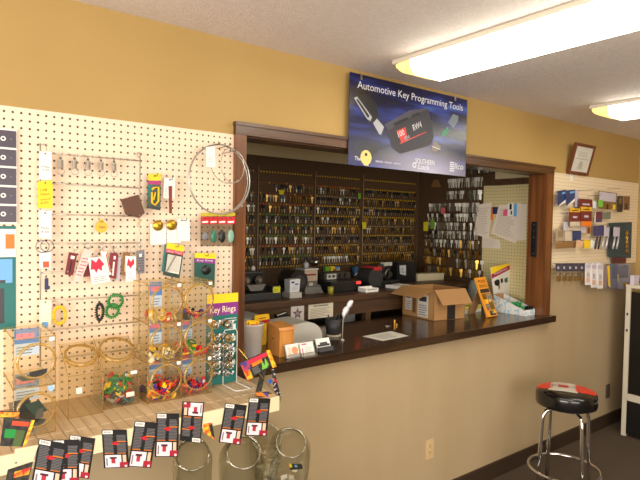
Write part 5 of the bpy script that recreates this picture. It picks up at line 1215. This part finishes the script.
for k, (u, v, mt) in enumerate(((.28, .50, dbrass), (.70, .53, nickel), (.36, .27, nickel), (.72, .26, dbrass), (.55, .09, nickel))):
    m = MB(); q = c.at(u, v, .004); m.ring(q, .010, .0022, mt, c.n, 16, 6); solo('finger_ring', m, ['brass ring at the upper left of the orange display', 'silver ring at the upper right of the orange display', 'silver ring at the lower left of the orange display', 'brass ring at the lower right of the orange display', 'silver ring at the foot of the orange display'][k], 'ring')
# patterned white tray
tx0, tx1, ty0, ty1 = 3.135, 3.262, .042, .300
trm = mat('tray_white', (226, 224, 218), .5, noise=((150, 190, 214), 45, .52, .6))
T = Thing('sloped_tray', ((tx0+tx1)/2, .17, CT), 'white sloped tray with a blue pattern holding green pieces, beside the right post', 'tray')
hf, hb, t = .042, .125, .003
for x, s in ((tx0, 1), (tx1-t, 1)):
    m = MB(); m.slab([(x, ty0, CT), (x, ty1, CT), (x, ty1, CT+hb), (x, ty0, CT+hf)], t, trm, Vector((1, 0, 0))); T.part('side_panel', m)
m = MB(); m.bb((tx0+t, ty0, CT), (tx1-t, ty0+t, CT+hf), trm); T.part('front_panel', m)
m = MB(); m.bb((tx0+t, ty1-t, CT), (tx1-t, ty1, CT+hb), kraft); T.part('back_panel', m)
m = MB(); m.bb((tx0+t, ty0+t, CT), (tx1-t, ty1-t, CT+.003), kraftin); T.part('bottom_panel', m)
R7 = random.Random(4); gm_ = mat('bright_green_plastic', (22, 150, 66), .35)
for k in range(14):
    m = MB(); x = R7.uniform(tx0+.025, tx1-.03); y = R7.uniform(ty0+.05, ty0+.15); z = CT+.016+.005*k
    m.ring((x, y, z), .016, .005, gm_, (R7.uniform(-.4, .4), R7.uniform(-.4, .4), 1), 14, 6); m.box((x+.014, y, z), (.02, .008, .006), gm_); solo('green_clip', m, 'green plastic clip heaped in the sloped white tray', 'clip', 'green clips in the sloped tray')
m = MB(); m.bb((tx1-.055, ty0+.008, CT+.0035), (tx1-.008, ty0+.045, CT+.062), blackp, .004); solo('black_block', m, 'small black block at the front of the sloped white tray', 'block')
# key cover card behind the tray
Yc = .36
c = Card(quadY([(490.5, 267.5), (509.5, 263), (511, 295), (494, 297)], Yc), .004, mat('card_white', (232, 226, 214), .5)); zb_ = CT
c.shape([(0, .68), (1, .88), (1, 1), (0, 1)], yellow).shape([(0, .62), (0, .76), (1, .94), (1, .80)], mat('magenta_red', (168, 28, 72), .5)); c.text('Headcover', .15, .725, .07, white, .7, slope=.13)
c.shape([(.12, .40), (.10, .52), (.28, .57), (.40, .54), (.40, .40), (.30, .34), (.2, .36)], black).shape([(.46, .42), (.46, .56), (.58, .58), (.60, .44)], black).shape([(.66, .44), (.66, .54), (.85, .58), (.86, .44), (.76, .40)], mat('leaf_teal', (60, 100, 80), .5)).shape([(.34, .22), (.28, .28), (.34, .36), (.40, .36)], dgrey)
q = c.at(.5, 0); c.mb.bb((q.x-.09, Yc+.001, CT), (q.x+.09, Yc+.005, q.z+.02), MATS['card_white']); solo('key_cover_card', c.mb, 'white and yellow key cover card standing behind the sloped tray', 'card', origin=(q.x, Yc, CT))
# grey cloth bag behind the orange stand
m = MB(); gb = PY(473, 300, .60)
m = MB(); c0 = Vector((2.90, .545, 0)); z0 = PY(476, 300, .56).z
m.lathe([(0, 0), (.055, 0), (.062, .05), (.055, .12), (.030, .20), (.018, .215), (0, .215)], (3.135, .480, CT+.0), mat('grey_cloth', (104, 108, 102), .9, bump=(60, .6, .004)), 18); solo('cloth_bag', m, 'grey cloth bag standing behind the orange card display', 'bag')
m = MB(); m.bb((2.99, .49, CT), (3.065, .54, CT+.10), blackp, .004); m.text('%', (3.02, .5245, CT+.04), (1, 0, 0), (0, 0, 1), .03, white) if False else None; solo('black_box', m, 'black box beside the grey cloth bag at the back of the counter', 'box')
# ------------------------------------------------------------------ poster over the opening
def postermat():
    m = mat('poster_print', (22, 24, 52), .25); nt = m.node_tree; b = nt.nodes['Principled BSDF']
    tc = nt.nodes.new('ShaderNodeTexCoord'); mp = nt.nodes.new('ShaderNodeMapping'); mp.inputs['Rotation'].default_value = (0, math.radians(-28), 0); mp.inputs['Scale'].default_value = (1.3, 1, 7)
    n = nt.nodes.new('ShaderNodeTexNoise'); n.inputs['Scale'].default_value = 1.6; n.inputs['Detail'].default_value = 2
    r = nt.nodes.new('ShaderNodeValToRGB'); e = r.color_ramp.elements
    e[0].position = .36; e[0].color = lin((16, 15, 34)); e[1].position = .80; e[1].color = lin((96, 142, 206))
    q = e.new(.50); q.color = lin((24, 26, 70)); q = e.new(.62); q.color = lin((44, 60, 140))
    nt.links.new(tc.outputs['Object'], mp.inputs[0]); nt.links.new(mp.outputs[0], n.inputs['Vector']); nt.links.new(n.outputs['Fac'], r.inputs[0])
    g = nt.nodes.new('ShaderNodeMapping'); g.inputs['Location'].default_value = (-.28, 0, -.15); g.inputs['Rotation'].default_value = (0, math.radians(-20), 0); g.inputs['Scale'].default_value = (2.0, 1, 6.5)
    gr = nt.nodes.new('ShaderNodeTexGradient'); gr.gradient_type = 'SPHERICAL'
    nt.links.new(tc.outputs['Object'], g.inputs[0]); nt.links.new(g.outputs[0], gr.inputs[0])
    mx = nt.nodes.new('ShaderNodeMix'); mx.data_type = 'RGBA'; mx.inputs['B'].default_value = lin((196, 192, 216))
    mm = nt.nodes.new('ShaderNodeMath'); mm.operation = 'MULTIPLY'; mm.inputs[1].default_value = .9; nt.links.new(gr.outputs['Fac'], mm.inputs[0])
    nt.links.new(r.outputs[0], mx.inputs['A']); nt.links.new(mm.outputs[0], mx.inputs['Factor']); nt.links.new(mx.outputs['Result'], b.inputs['Base Color'])
    return m
PYp = -.0335
px0, px1, pz0, pz1 = 1.421, 2.337, 1.957, 2.412
c = Card([(px0, PYp, pz1), (px1, PYp, pz1), (px1, PYp, pz0), (px0, PYp, pz0)], .003, postermat())
def uv(x, y): P = PY(x, y, PYp); return ((P.x-px0)/(px1-px0), (P.z-pz0)/(pz1-pz0))
def pshape(px, m): c.shape([uv(*q) for q in px], m)
ptx = mat('poster_lettering', (222, 222, 226), .4); pgrey = mat('poster_device', (48, 46, 56), .4); pdark = mat('poster_black', (22, 22, 28), .4)
c.text('Automotive Key Programming Tools', .055, .845, .082, ptx, .90)
pshape([(353.5, 98), (357, 94), (369, 95), (377, 104), (379, 117), (375, 124), (369, 122), (361, 112)], pdark)           # key fob
pshape([(354, 98), (357, 96.5), (372, 117), (370.5, 121), (367, 119)], mat('poster_silver', (166, 168, 176), .4))
pshape([(356, 99.5), (358, 99), (369.5, 116), (368, 118)], pdark)
pshape([(373, 123), (377, 118.5), (384, 127), (381, 135), (379, 134)], MATS['poster_silver'])
pshape([(384.5, 124.5), (409, 110.5), (428.5, 109), (434, 137), (431, 145), (400, 154), (392, 148)], pgrey)             # programmer
pshape([(384.5, 124.5), (409, 110.5), (424, 108.5), (428.5, 109), (412, 116), (389, 130)], mat('poster_device_top', (72, 70, 82), .4))
pshape([(393, 123.5), (407, 117), (408.5, 119.5), (395, 126)], pdark); pshape([(411, 115.5), (419, 112), (420, 114), (412.5, 118)], pdark)
pshape([(396.5, 131), (405.5, 127), (407, 137), (402, 143.5), (399, 137)], mat('poster_red', (206, 62, 50), .4))
n0 = c.at(*uv(398, 136), .0016); n1 = c.at(*uv(413, 127.5), .0016); n2 = c.at(*uv(405, 137), .0016)
d = (c.at(*uv(426, 124), .0016)-c.at(*uv(405, 134), .0016)).normalized(); upv = c.n.cross(d).normalized()
c.mb.text('100', c.at(*uv(398.5, 137.5), .0018), d, upv, .030, ptx, .05); c.mb.text('RW4', c.at(*uv(413.5, 131), .0018), d, upv, .034, ptx, .072)
c.mb.text('884', c.at(*uv(405, 141), .0018), d, upv, .024, MATS['poster_silver'], .04)
pshape([(400, 143), (426, 131.5), (426.2, 132.3), (400.2, 144)], MATS['poster_red'])
pshape([(448, 122.5), (453, 114), (458.5, 116), (458, 121), (453.5, 128)], mat('poster_transponder', (112, 124, 136), .4)); pshape([(443, 131), (447.5, 127), (449, 131), (445.5, 136), (441.5, 136)], mat('poster_chip_green', (60, 140, 104), .4))
pshape([(434, 140), (441, 147), (436, 152), (431, 150)], mat('poster_wire', (130, 120, 110), .4)); pshape([(432.5, 146), (440.5, 149.3), (440.3, 150), (432.3, 146.8)], ptx)
gk = mat('poster_gold', (228, 196, 120), .4)
u_, v_ = uv(366, 157.5); c.disc(u_, v_, .038, gk); pshape([(363, 160), (368, 160), (368.5, 166), (363.5, 165)], gk); u_, v_ = uv(366, 154.5); c.disc(u_, v_, .009, pdark)
c.text('The', .045, .055, .045, ptx, .045)
for (a, b) in ((.20, .26), (.27, .33), (.34, .40)): c.patch(a, .058, b, .080, mat('poster_faint', (150, 148, 176), .4))
c.text('SOUTHERN', .525, .10, .060, ptx, .17); c.text('Lock', .55, .035, .060, ptx, .10, shear=.2); u_ = .512; c.disc(.517, .075, .015, ptx); c.disc(.517, .075, .010, MATS['poster_faint'])
for k in range(5): c.patch(.842, .050+.026*k, .885, .064+.026*k, ptx)
c.text('Ilco', .888, .085, .080, ptx, .085, shear=.15)
pt = Thing('poster', ((px0+px1)/2, PYp, pz0), 'dark blue poster headed Automotive Key Programming Tools over the opening', 'poster'); pt.part('printed_panel', c.mb)
for k, (x, y) in enumerate(((361, 79), (455, 100))):
    u_, v_ = uv(x, y); q = c.at(u_, v_, 0); m = MB(); m.bb((q.x-.006, PYp-.004, q.z-.004), (q.x+.006, PYp-.0004, q.z+.022), nickel); pt.part('clip', m)
m = MB()
for x in (px0+.06, px1-.06): m.bb((x-.02, PYp+.0031, 2.10), (x+.02, -.0002, 2.13), white)
for x in (px0+.06, px1-.06):
    m = MB(); m.bb((x-.02, PYp+.0031, 2.10), (x+.02, -.0002, 2.13), white); pt.part('mounting_pad', m)
# ------------------------------------------------------------------ right hand pegboard and its goods
pegr = pegmat('cream_pegboard_right', (232, 212, 180), (150, 126, 96), rad=.13)
m = MB(); m.bb((3.357, -.0046, 1.364), (4.775, -.0004, 2.058), pegr)
solo('pegboard', m, 'cream pegboard right of the service opening, crowded with small hardware packs', 'pegboard', origin=(0, 0, 1.004))
def goods(name, px, Y, mt, lab, deco=None, t=.003, cat='hardware pack', grp=None, hook=True):
    c = Card(quadY(px, Y), t, mt)
    if deco: deco(c)
    o = solo(name, c.mb, lab, cat, grp)
    if hook:
        h = c.at(.5, .95); hm = MB(); hm.tube([(h.x, -.003, h.z), (h.x, Y-.02, h.z), (h.x, Y-.024, h.z+.008)], .0014, dsteel, 5); solo('peg_hook', hm, 'peg carrying the '+' '.join(lab.split(',')[0].split()[:11]), 'hook', 'pegs with goods on the right pegboard')
    return c
pnavy = mat('pack_navy', (44, 58, 104), .5); pmar = mat('pack_maroon', (112, 40, 36), .5); pyel = mat('pack_gold', (226, 176, 40), .5); ppale = mat('pack_pale', (206, 190, 168), .4); psil = mat('pack_silver', (196, 192, 196), .3, .4); pblk = mat('pack_black', (44, 40, 44), .4); pteal = mat('pack_teal', (36, 66, 78), .45); ppur = mat('pack_violet', (64, 60, 108), .5); plil = mat('pack_lilac', (196, 188, 204), .4)
def bluewhite(c): c.shape([(0, 0), (1, 0.02), (1, .28), (0, -.0)], white).disc(.72, .80, .010, lblue).shape([(0, 1), (.3, 1), (.15, 1.06)], pnavy)
goods('bolt_pack', [(557.8, 191), (566, 189.8), (565.6, 202.5), (558, 206)], -.05, pnavy, 'left dark blue and white pack at the top of the right pegboard', lambda c: c.shape([(0, 0), (1, 0), (1, .25)], white).patch(.55, .72, .95, .86, lblue))
goods('bolt_pack', [(566.4, 190.5), (575.3, 189.5), (574.8, 201), (566.6, 206)], -.06, pnavy, 'second dark blue and white pack, right of its twin on the right pegboard', lambda c: c.shape([(0, 0), (1, 0), (1, .25)], white).patch(.4, .74, .95, .88, lblue))
goods('hook_pack', [(575.5, 190), (579, 190), (578.5, 207), (575.5, 207)], -.03, plil, 'narrow pale pack beside the two dark blue packs')
def mar(c): c.text('Master' if False else 'LOCKS', .2, .45, .16, white, .6)
goods('lock_pack', [(579, 198.5), (592.3, 199.5), (592.3, 207.5), (579.2, 206.8)], -.05, pmar, 'maroon pack over the two yellow topped maroon packs', lambda c: c.patch(.25, .25, .8, .45, plil))
for i, x in enumerate((569.6, 580.8)):
    goods('lock_pack', [(x, 208-i*1.3), (x+11, 208.4-i*1.3), (x+10.8, 226), (x+.2, 226.3)], -.07-.006*i, pmar, ['left yellow topped maroon pack in the middle of the right pegboard', 'right yellow topped maroon pack in the middle of the right pegboard'][i], lambda c: c.patch(0, .78, 1, 1, pyel).patch(.2, .84, .8, .9, pmar).patch(.3, .45, .7, .56, plil).patch(0, 0, 1, .25, [ppale, MATS['orange_print']][i]))
goods('hinge_pack', [(593, 201), (601.2, 202), (601, 208.8), (593, 208.3)], -.04, white, 'small white pack between the maroon packs and the clear brass pack')
def clr(c): c.patch(.05, .45, .95, .95, plil).patch(.0, .1, .25, .5, lgreen).patch(.3, .02, .45, .3, dbrass).patch(.55, .02, .7, .34, dbrass).patch(.8, .02, .95, .3, yellow).patch(.45, .0, .55, .3, black)
goods('cam_lock_pack', [(598.5, 190.5), (617, 193), (616.2, 210), (598, 208.5)], -.06, polyd, 'large clear pack with brass bits at the top of the right pegboard', clr)
goods('cabinet_lock_pack', [(594.8, 212), (602.2, 211.5), (601.8, 222), (594.3, 222.5)], -.07, mat('pack_plum', (104, 44, 60), .5), 'plum and blue pack under the small white pack', lambda c: c.patch(0, 0, 1, .25, ppur).patch(0, .0, .14, 1, white))
goods('catch_pack', [(602.8, 213), (611, 212), (610.5, 219), (602.5, 219)], -.04, mat('pack_grey_green', (120, 124, 112), .5), 'grey green pack right of the plum pack')
goods('latch_pack', [(618, 196), (623, 196), (622.5, 212), (617.5, 212)], -.05, pblk, 'black pack at the upper right edge of the right pegboard', lambda c: c.patch(.2, .5, .8, .9, mat('pack_brown', (126, 92, 60), .5)))
goods('latch_pack', [(624, 196), (630, 196.5), (629.5, 210), (624, 210)], -.06, MATS['pack_brown'], 'brown pack at the upper right edge of the right pegboard', lambda c: c.patch(.2, .05, .6, .5, pblk))
# second row
goods('cylinder_pack', [(563.8, 222), (583, 222), (581.5, 230.5), (563.5, 230.5)], -.05, ppale, 'wide pale pack below the maroon packs', lambda c: c.patch(0, 0, .2, 1, plil))
goods('cylinder_pack', [(581.8, 222.5), (586.3, 222.5), (586, 233), (581.5, 233)], -.055, plil, 'narrow lilac pack right of the wide pale pack')
goods('spring_pack', [(586.8, 214), (591, 214), (590.5, 233), (586.8, 234)], -.05, mat('pack_amber', (206, 140, 60), .5), 'amber pack below the right yellow topped pack', lambda c: c.patch(.2, .0, .8, .3, pmar))
goods('handle_pack', [(556, 228.5), (565, 228.5), (564.8, 241), (556, 241)], -.04, mat('pack_taupe', (170, 150, 122), .5), 'taupe boxed pack at the left of the second row', lambda c: c.patch(.2, .3, .8, .8, mat('pack_taupe_dark', (140, 122, 98), .5)))
goods('handle_pack', [(565.3, 230), (572.6, 230), (572.4, 241), (565.2, 241)], -.04, ppale, 'plain pale pack left of the navy pack in the second row')
goods('bolt_pack', [(573, 231), (581.5, 231), (581, 240.5), (573, 240.5)], -.05, pnavy, 'navy pack in the second row of the right pegboard')
goods('rod_pack', [(556, 242), (580, 241), (579, 247.5), (556, 249)], -.05, mat('pack_tan_rolls', (156, 116, 72), .5), 'tan pack of rods along the foot of the second row', lambda c: c.lines(.03, .15, .97, .9, 3, mat('rod_brown', (110, 76, 44), .5), .4, .1))
goods('lever_pack', [(577, 240), (583, 240), (583, 247), (576, 247.5)], -.07, mat('pack_skin', (222, 176, 140), .5), 'salmon tipped pack beside the tan rods')
goods('tag_pack', [(584.5, 240), (590.8, 240), (590, 248.5), (584.5, 248.5)], -.06, yellow, 'bright yellow pack at the foot of the second row')
goods('tag_pack', [(590.8, 240), (594.8, 240), (594.3, 248), (590.5, 248)], -.06, white, 'white pack right of the bright yellow pack')
goods('tool_pack', [(594, 226), (604, 225), (603.5, 235.5), (594, 236)], -.05, ppur, 'violet pack in the second row of the right pegboard')
goods('tool_pack', [(604.4, 227), (609.5, 226.5), (609, 236.5), (604.2, 236.5)], -.06, plil, 'lilac pack right of the violet pack in the second row')
goods('tool_pack', [(614, 227), (620, 227), (619.5, 236.5), (613.6, 236.5)], -.06, plil, 'lilac pack left of the teal panel in the second row')
toolm = [pblk, pblk, psil, psil, pblk, psil, psil]
for i, (x, mt) in enumerate(zip((594.8, 598, 601.6, 605.5, 609.2, 612.6, 616.2), toolm)):
    m = MB(); a = PY(x+2.6, 236.5, -.07-.004*(i % 2)); b = PY(x+.2, 249, -.07-.004*(i % 2)); m.tube([a, (a+b)/2, b], [.005, .009, .007], mt, 8)
    solo('pick_tool', m, ['first black handled tool from the left in the second row', 'second black handled tool from the left in the second row', 'dull silver tool right of the two black ones', 'brightest silver tool in the middle of the second row', 'black tool between the silver tools in the second row', 'silver tool second from the right in the second row', 'silver tool at the right end of the second row'][i], 'tool', 'hanging tools on the right pegboard')
    hm = MB(); hm.tube([(a.x, -.003, a.z-.006), (a.x, a.y-.012, a.z-.006)], .0013, dsteel, 5); solo('peg_hook', hm, 'peg of the '+['first black tool', 'second black tool', 'dull silver tool', 'brightest silver tool', 'black tool between silver ones', 'second last silver tool', 'last silver tool'][i], 'hook', 'pegs with tools on the right pegboard')
goods('security_pack', [(609, 223), (632, 222), (631, 258), (608.5, 257)], -.03, pteal, 'dark teal panel pack at the right of the second row')
goods('door_guard_pack', [(612.5, 257.5), (626, 257), (626, 263), (612.5, 263.5)], -.035, mat('pack_wine', (88, 36, 44), .5), 'wine coloured pack under the dark teal panel')
m = MB()
for k in range(5):
    m.ring(PY(627, 233+4.6*k, -.06), .013, .0035, brass, (.3, 1, .2), 12, 6)
m.tube([PY(627, 230, -.06), PY(627, 254, -.06)], .004, brass, 6); solo('brass_chain', m, 'brass chain fitting hanging at the right edge of the right pegboard', 'chain')
# third row
for i in range(5):
    x = 556+5.9*i
    goods('padlock_card', [(x, 263.2), (x+5.4, 263.4), (x+5.2, 271.5), (x, 271.2)], -.05, mat('pack_slate', (58, 58, 76), .45), ['first dark slate padlock card from the left in the bottom row', 'second dark slate padlock card in the bottom row', 'middle dark slate padlock card in the bottom row', 'fourth dark slate padlock card in the bottom row', 'last dark slate padlock card, beside the white packs'][i], lambda c: c.patch(.25, .3, .6, .6, plil), grp='slate padlock cards')
    q = PY(x+2.8, 277, -.053); w = met(4.4, q)
    t = Thing('padlock', (q.x, q.y, q.z-.03), ['first brass padlock from the left in the bottom row', 'second brass padlock in the bottom row', 'middle brass padlock in the bottom row', 'fourth brass padlock in the bottom row', 'last brass padlock, beside the white packs'][i], 'padlock', 'brass padlocks of the right pegboard')
    b = MB(); b.box(q+Vector((0, 0, -.012)), (w*1.05, .018, .036), dbrass, None, .004); t.part('body', b)
    s = MB(); h = w*.32; s.tube([q+Vector((-h, 0, .004)), q+Vector((-h, 0, .018)), q+Vector((-h*.6, 0, .027)), q+Vector((h*.6, 0, .027)), q+Vector((h, 0, .018)), q+Vector((h, 0, .004))], .0035, nickel, 6); t.part('shackle', s)
    hm = MB(); hm.tube([(q.x, -.003, q.z+.022), (q.x, q.y-.012, q.z+.022), (q.x, q.y-.014, q.z+.028)], .0014, dsteel, 5); solo('peg_hook', hm, 'peg carrying the '+['first brass padlock from the left', 'second brass padlock', 'middle brass padlock', 'fourth brass padlock', 'brass padlock beside the white packs'][i], 'hook', 'pegs with goods on the right pegboard')
def wp(c): c.patch(.2, .12, .8, .3, MATS['pack_skin']).patch(.1, .75, .9, .9, plil).patch(.3, .35, .7, .55, psil)
for i, (x, y0, y1) in enumerate(((585.3, 262.5, 285), (591.2, 262.3, 287.5), (597.5, 262.5, 288.5))):
    goods('knob_pack', [(x, y0), (x+6, y0+.2), (x+5.6, y1), (x, y1)], -.06-.004*i, mat('bright_blister', (232, 226, 228), .25), ['first bright white pack in the bottom row, next to the padlocks', 'middle bright white pack of three in the bottom row', 'last bright white pack of three in the bottom row'][i], wp)
goods('hasp_pack', [(604, 264), (607, 264), (606.8, 288.5), (603.8, 288)], -.05, mat('pack_smoke', (150, 130, 120), .4), 'narrow smoky pack right of the three bright white packs')
goods('chain_pack', [(607.2, 264), (618, 264), (617.5, 289), (607, 288)], -.05, mat('pack_slate_blue', (104, 108, 128), .45), 'slate blue pack with a bright yellow bar in the bottom row', lambda c: c.shape([(.12, .1), (.32, .02), (.22, .95), (.0, .92)], yellow).patch(.45, .4, .95, .9, mat('pack_dusk', (84, 90, 116), .5)))
goods('chain_pack', [(617, 264.5), (630, 264), (629, 289), (616.5, 289)], -.045, mat('pack_mist', (150, 150, 168), .4), 'misty grey blue pack at the right end of the bottom row', lambda c: c.patch(.05, .45, .9, .95, MATS['pack_slate_blue']).patch(0, .3, .12, .6, yellow))
q = PY(626.5, 285, -.07); m = MB(); m.ball(q, (.020, .020, .020), brass, 14, 9); m.cyl(q+Vector((0, .018, 0)), q+Vector((0, .05, 0)), .010, brass, n=12); solo('brass_ball', m, 'round brass knob set at the lower right corner of the right pegboard', 'knob')
# bare long pegs and a thin wire
for (x, y, lb) in ((580, 190.5, 'bare long peg right of the dark blue packs'), (607, 189, 'bare long peg over the clear brass pack'), (560, 213, 'bare peg under the dark blue packs'), (587, 196, 'bare peg over the maroon pack')):
    p = PY(x, y, -.003); m = MB(); m.tube([p, p+Vector((0, -.10, 0)), p+Vector((0, -.104, .008))], .0014, dsteel, 5); solo('peg_hook', m, lb, 'hook', 'bare pegs in the right pegboard')
# ------------------------------------------------------------------ framed certificate leaning out over the right pegboard
b0 = PY(570.5, 177, -.012); b1 = PY(592, 178.5, -.012); Hc = .215; W = .292
xl_ = PY(567.5, 160, -.05).x; xl_ = 3.545
T = Thing('certificate', (xl_+W/2, -.015, 2.052), 'framed certificate on the gold wall above the right pegboard', 'picture frame')
frm = wood('red_brown_frame', (112, 58, 36), (84, 40, 24), .35, 'Z')
z0 = 2.060; top = Vector((0, -.055, .222)); B0 = Vector((xl_, -.024, z0)); B1 = Vector((xl_+W, -.024, z0)); f = .022
def fr(a, b, c_, d): 
    return [a, b, c_, d]
q = [B0+top, B1+top, B1, B0]; n_ = (q[1]-q[0]).cross(q[0]-q[3]).normalized()
def bil(u, v): return (q[3]*(1-u)+q[2]*u)*(1-v)+(q[0]*(1-u)+q[1]*u)*v
fu = f/W; fv = f/top.length
for (u0, v0, u1, v1) in ((0, 0, fu, 1), (1-fu, 0, 1, 1), (fu, 0, 1-fu, fv), (fu, 1-fv, 1-fu, 1)):
    m = MB(); m.slab([bil(u0, v1), bil(u1, v1), bil(u1, v0), bil(u0, v0)], -.018, frm, n_); T.part('frame_rail', m)
c = Card([bil(fu, 1-fv)-n_*.006, bil(1-fu, 1-fv)-n_*.006, bil(1-fu, fv)-n_*.006, bil(fu, fv)-n_*.006], .004, mat('certificate_paper', (206, 202, 192), .5)); ink = mat('certificate_ink', (176, 172, 160), .6)
c.lines(.2, .62, .8, .84, 3, ink, .35, .1).lines(.12, .50, .88, .58, 1, ink, .5, 0).disc(.5, .27, .03, ink).lines(.3, .10, .7, .2, 2, ink, .4, .1); T.part('paper', c.mb)
m = MB(); m.tube([bil(.5, .95)-n_*.018, (xl_+W/2, -.0005, 2.235)], .002, dsteel, 5); T.part('hanging_wire', m)
c = Card([Vector((xl_+.06, -.0055, 2.075)), Vector((xl_+.10, -.0055, 2.075)), Vector((xl_+.10, -.0055, 2.01)), Vector((xl_+.06, -.0055, 2.01))], .0008, white); c.patch(.3, .6, .5, .9, pink); solo('price_tag', c.mb, 'small white tag under the certificate at the top of the right pegboard', 'price tag')
# ------------------------------------------------------------------ stool
SC = Vector((2.90, -.40, 0)); RS = .176
T = Thing('bar_stool', SC, 'chrome bar stool with a red, white and black round seat below the counter', 'stool')
vin = mat('black_vinyl', (16, 16, 17), .18, coat=.4); vred = mat('red_vinyl', (214, 46, 30), .3); vwh = mat('white_vinyl', (206, 198, 184), .35)
m = MB(); z0, z1 = .572, .662
m.lathe([(0, z0), (RS*.9, z0), (RS*.985, z0+.006), (RS, z0+.02), (RS, z1-.022), (RS*.975, z1-.008), (RS*.92, z1), (RS*.6, z1+.006), (0, z1+.008)], SC, vin, 48)
st_ = T.part('seat', m)
# printed top: red back half, white banner; follows the crown of the seat
dirx = Vector((.464, -.886, 0)); diry = Vector((.886, .464, 0))   # across / away from the room
def crown(r): r = r/RS; return z1+.0012+(.008*(1-(r/.92)**2) if r < .92 else -.016*((r-.92)/.08)**1.2*.9)
def topgrid(test, mt, e):
    mm = MB(); N = 44; L = RS*.965
    P = lambda i, j: (-L+2*L*i/N, -L+2*L*j/N)
    for i in range(N):
        for j in range(N):
            cs = [P(i, j), P(i+1, j), P(i+1, j+1), P(i, j+1)]
            if max(math.hypot(*k) for k in cs) > L: continue
            cx = sum(k[0] for k in cs)/4; cy = sum(k[1] for k in cs)/4
            if not test(cx/RS, cy/RS): continue
            mm.add([SC+dirx*k[0]+diry*k[1]+Vector((0, 0, crown(math.hypot(*k))+e)) for k in cs], [[0, 1, 2, 3]], mt, False)
    return mm
T.part('red_print', topgrid(lambda x, y: y > -.24, vred, .0004), st_, label='red printed half of the seat')
def banner(x, y):
    e = .07*(1 if int((y+2)*7) % 2 else 0)
    return (-.46-e < x < .26+e*.6 and -.26 < y < .90) or (-.56 < x < .36 and -.34 < y < -.16)
T.part('white_banner', topgrid(banner, vwh, .0009), st_, label='white banner of the seat')
mm = MB(); s = .030; o_ = SC+diry*.045-dirx*.018+Vector((0, 0, z1+.0112))
mm.poly([o_-dirx*s-diry*s*.9, o_+dirx*s-diry*s*.9, o_+dirx*s+diry*s*.9, o_-dirx*s+diry*s*.9], mat('brick_red_print', (176, 60, 50), .4))
mm.text('K', o_-dirx*.066-diry*.02, dirx, diry, .040, grey); mm.text('CR', o_+dirx*.034-diry*.02, dirx, diry, .040, grey, .034); T.part('emblem', mm, st_)
m = MB(); m.cyl(SC+Vector((0, 0, z0-.012)), SC+Vector((0, 0, z0-.0005)), .13, dsteel, n=28); T.part('swivel_plate', m)
for k in range(4):
    an = math.radians(-27.4+90*k); d = Vector((math.cos(an), math.sin(an), 0)); m = MB(); pts = []
    for r_, z in ((.02, z0-.022), (.10, z0-.022), (.135, z0-.032), (.152, z0-.06), (.158, z0-.10), (.166, .30), (.174, .012)):
        pts.append(SC+d*r_+Vector((0, 0, z)))
    m.tube(pts, .0115, chrome, 12); lg = T.part('leg', m)
    m = MB(); m.cyl(SC+d*.174+Vector((0, 0, 0)), SC+d*.174+Vector((0, 0, .014)), .015, black, n=14); T.part('foot_cap', m, lg)
m = MB(); m.ring(SC+Vector((0, 0, .175)), .205, .010, chrome, (0, 0, 1), 64, 10); T.part('foot_ring', m)
# ------------------------------------------------------------------ wall outlets
def outlet(px, py, mt, lab, slots=True):
    p = PY(px, py, 0); T = Thing('wall_outlet', (p.x, -.0005, p.z-.058), lab, 'outlet'); m = MB(); m.box((p.x, -.003, p.z), (.070, .005, .115), mt, None, .0015); pl = T.part('cover_plate', m)
    if slots:
        for dz in (-.020, .020):
            m = MB(); m.box((p.x, -.0062, p.z+dz), (.034, .002, .028), mt, None, .0008)
            for s in (-1, 1): m.box((p.x+s*.0065, -.0075, p.z+dz+.004), (.0022, .0006, .009), dgrey)
            m.box((p.x, -.0075, p.z+dz-.008), (.005, .0006, .005), dgrey); T.part('receptacle', m, pl)
    return T
outlet(429.2, 449, mat('ivory_plate', (206, 176, 128), .4), 'ivory double outlet low on the beige wall under the counter')
outlet(607.5, 391, mat('dark_plate', (84, 72, 58), .5), 'dark outlet plate low on the wall behind the stool', True)
# ------------------------------------------------------------------ display case at the right
CX, CY0, CY1 = 4.235, -1.75, -.16; ch = 1.19
T = Thing('display_case', (CX+.25, (CY0+CY1)/2, 0), 'white framed display case with dark glass at the right edge', 'display case')
cw_ = mat('case_white', (206, 196, 178), .45); cdk = mat('case_dark', (24, 23, 23), .3)
for x, y in ((CX, CY1-.035), (CX, CY0), (CX+.46, CY1-.035), (CX+.46, CY0)):
    m = MB(); m.bb((x, y, 0), (x+.035, y+.035, ch), cw_, .002)
    T.part('post', m)
m = MB()
for k in range(2): m.bb((CX-.0015, CY1-.024, 1.02-.13*k), (CX+.0001, CY1-.010, 1.035-.13*k), dgrey)
T.part('lock_plates', m) if False else None
for k in range(2):
    m = MB(); m.bb((CX-.0015, CY1-.024, .97-.13*k), (CX-.0002, CY1-.010, .99-.13*k), dgrey); T.part('lock_plate', m)
m = MB(); m.bb((CX+.002, CY0, .02), (CX+.49, CY1-.036, .29), cdk); T.part('base_panel', m)
m = MB(); m.bb((CX-.004, CY0, .2905), (CX+.495, CY1-.036, .345), cw_, .003); T.part('ledge', m)
m = MB(); m.bb((CX+.012, CY0+.036, .3455), (CX+.016, CY1-.036, ch-.03), mat('smoked_glass', (14, 14, 15), .08)); T.part('side_glass', m)
m = MB(); m.bb((CX-.004, CY0, ch+.0005), (CX+.50, CY1, ch+.025), cw_, .003); T.part('top', m)
m = MB(); m.slab([(CX+.02, CY1-.05, ch+.10), (CX+.10, CY1-.055, ch+.10), (CX+.10, CY1-.05, ch+.0255), (CX+.02, CY1-.05, ch+.0255)], .03, plil, Vector((0, 1, 0))); solo('clear_pack', m, 'pale clear pack standing on the display case at the right edge', 'pack')
